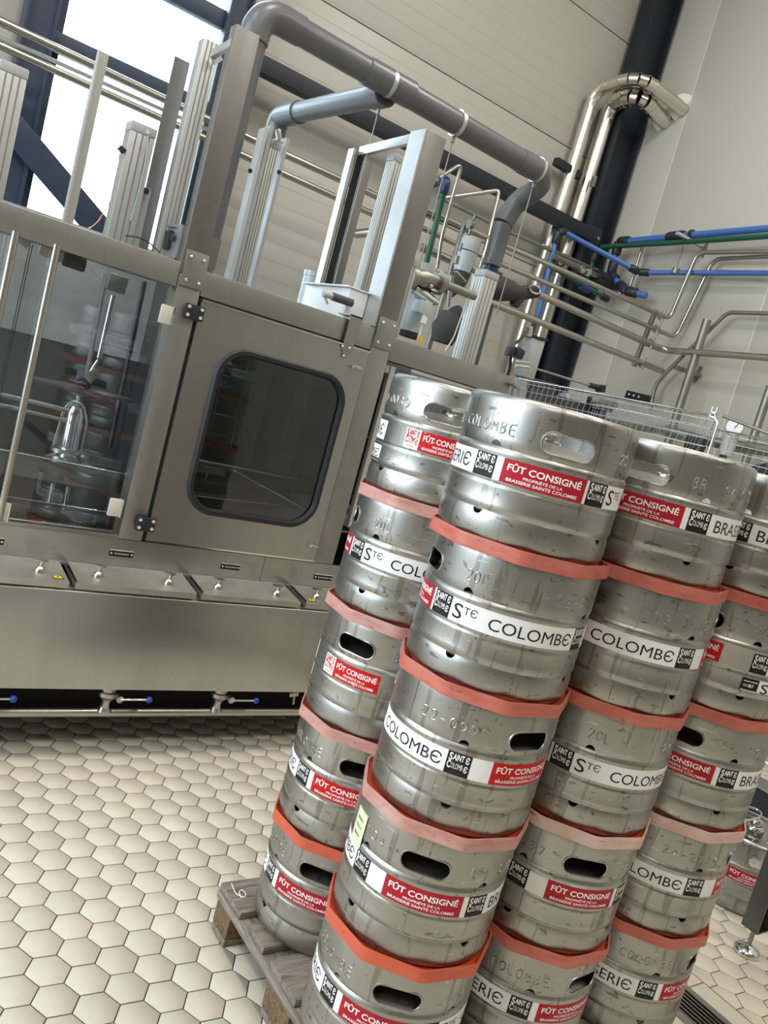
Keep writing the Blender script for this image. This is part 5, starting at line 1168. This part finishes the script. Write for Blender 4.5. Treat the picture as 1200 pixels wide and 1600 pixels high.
for dy in (1.89, 1.91): obj('bolt', MB().cyl((2.748, dy, 1.835), (2.748, dy, 1.885), .004, 8), galv, cl)
tag(obj('guard_rail', MB().tube([(2.950, 1.993, 1.879), (2.950, 1.625, 1.821)], .007, 10), steel_pipe, loc=(2.950, 1.903, 1.868)), 'thin steel rail leaving the mesh guard corner to the right edge', 'rail')
hn = tag(obj('lug', MB().obox((2.698, 2.980, 1.822), (2.743, 2.980, 1.807), .03, .01, .003), steel_dull, loc=(2.714, 2.980, 1.813)), 'small steel lug on the machine corner beside the mesh guard', 'lug')
# conveyor and machinery seen through the mesh
cv = thing('keg_conveyor', 'dark conveyor frame and drives seen through the mesh guards', 'conveyor', (3.0, 2.5, 0))
obj('side_rail', MB().box(2.80, 2.84, 1.9, 3.9, 1.18, 1.28, .003).box(3.26, 3.29, 1.9, 3.9, 1.18, 1.28, .003), steel_dull, cv)
for k in range(14): obj('roller', MB().cyl((2.845, 1.98 + k * .14, 1.27), (3.255, 1.98 + k * .14, 1.27), .03, 12), steel_pipe, cv)
for (x, y) in ((2.82, 1.95), (3.275, 1.95), (2.82, 3.8), (3.275, 3.8)): obj('leg', MB().box(x - .02, x + .02, y - .02, y + .02, 0, 1.179), steel_dull, cv)
obj('dark_cabinet', MB().box(3.36, 3.62, 3.0, 3.25, 1.25, 1.80, .01), black_plastic, cv)
obj('lift_cylinder', MB().tube([(3.706, 3.300, 1.858), (3.783, 3.300, 1.564)], .05, 16), pvc_dark, cv)
obj('lift_head', MB().obox((3.635, 3.300, 1.888), (3.776, 3.300, 1.897), .09, .07, .006), black_plastic, cv)
obj('drive_box', MB().obox((3.266, 3.400, 1.801), (3.781, 3.400, 1.819), .14, .12, .006).obox((3.241, 3.500, 1.873), (3.492, 3.500, 1.886), .1, .1, .006), pvc_dark, cv)
obj('chain_guide', MB().obox((3.547, 3.400, 1.769), (4.620, 3.400, 1.887), .04, .05, .003).obox((3.435, 3.100, 1.885), (3.594, 3.100, 1.895), .05, .03, .003), steel_dull, cv)
obj('white_wheel', MB().tube([(3.495, 3.400, 1.864), (3.528, 3.400, 1.864)], .035, 14), grey_plastic, cv)
pr = tag(obj('perforated_rail', MB().obox((5.286, 4.471, 2.141), (5.286, 4.204, 2.129), .026, .06, .002, up=(0, 0, 1)), black_gap, loc=(5.286, 4.334, 2.140)), 'black perforated rail piece above the mesh guard before the right wall', 'rail')
for k in range(3):
    a = Vector((5.270, 4.432, 2.143)).lerp(Vector((5.270, 4.333, 2.137)), k / 2); obj('hole', MB().tube([a, a + Vector((-.003, 0, 0))], .009, 10), joint_white, pr)
# gauge and pipework behind the far guard
ga = thing('pressure_gauge', 'round steel pressure gauge on a short pipe behind the mesh guards', 'gauge', (4.200, 2.745, 1.953))
g0 = Vector((4.200, 2.745, 1.953)); dd_ = Vector((-1, -.6, 0)).normalized()
obj('case', MB().tube([g0, g0 + dd_ * .04], .052, 24), steel_pipe, ga); obj('dial', MB().tube([g0 + dd_ * .041, g0 + dd_ * .043], .044, 24), white_plastic, ga)
obj('needle', MB().obox(g0 + dd_ * .045 + Vector((0, 0, -.005)), g0 + dd_ * .045 + Vector((.01, -.016, .03)), .004, .003), st_black, ga)
obj('neck', MB().tube([(4.200, 2.751, 1.901), (4.200, 2.747, 1.790)], .042, 16), grey_plastic, ga)
obj('hand_wheel', MB().tube([(4.200, 2.759, 1.787), (4.200, 2.758, 1.727)], .02, 12).tube([(4.200, 2.755, 1.720), (4.200, 2.761, 1.689)], .065, 20), black_plastic, ga)
sp('thick dark pipe running level behind the mesh guards', [(4.400, 3.336, 1.871), (4.400, 3.044, 1.853), (4.400, 2.409, 1.898)], .035, steel_dull, 0)
tag(obj('black_valve', MB().obox((4.300, 3.021, 1.877), (4.300, 3.023, 1.711), .1, .09, .01), fitting, loc=(4.300, 3.024, 1.798)), 'black boxy valve seen through the mesh guard', 'valve')
tag(obj('pipe_foam', MB().obox((4.000, 2.406, 1.711), (4.000, 2.228, 1.785), .12, .10, .01), black_plastic, loc=(4.000, 2.385, 1.733)), 'black wedge-shaped box at the right edge beneath the mesh', 'box')
# low steel channel and hose by the right wall
lc = thing('floor_channel', 'low dark steel channel near the right wall beyond the far-right stack', 'channel', (4.4, 1.9, 0))
obj('channel_side', MB().box(4.3, 4.36, -.5, 2.9, .02, .16), dark_paint, lc); obj('channel_top', MB().box(4.28, 4.44, -.5, 2.9, .161, .17), steel_frame, lc)
for y in (-.4, 1.2, 2.8): obj('foot', MB().box(4.32, 4.36, y - .02, y + .02, 0, .019), steel_dull, lc)
tag(obj('floor_hose', MB().tube([(4.9, 2.6, .02), (4.8, 2.2, .02), (4.9, 1.9, .02), (5.1, 1.8, .02), (5.22, 1.7, .15), (5.26, 1.66, .9)], .012, 8, .2), black_plastic, loc=(4.9, 2.0, 0)), 'thin black hose curling at the foot of the right wall', 'hose')
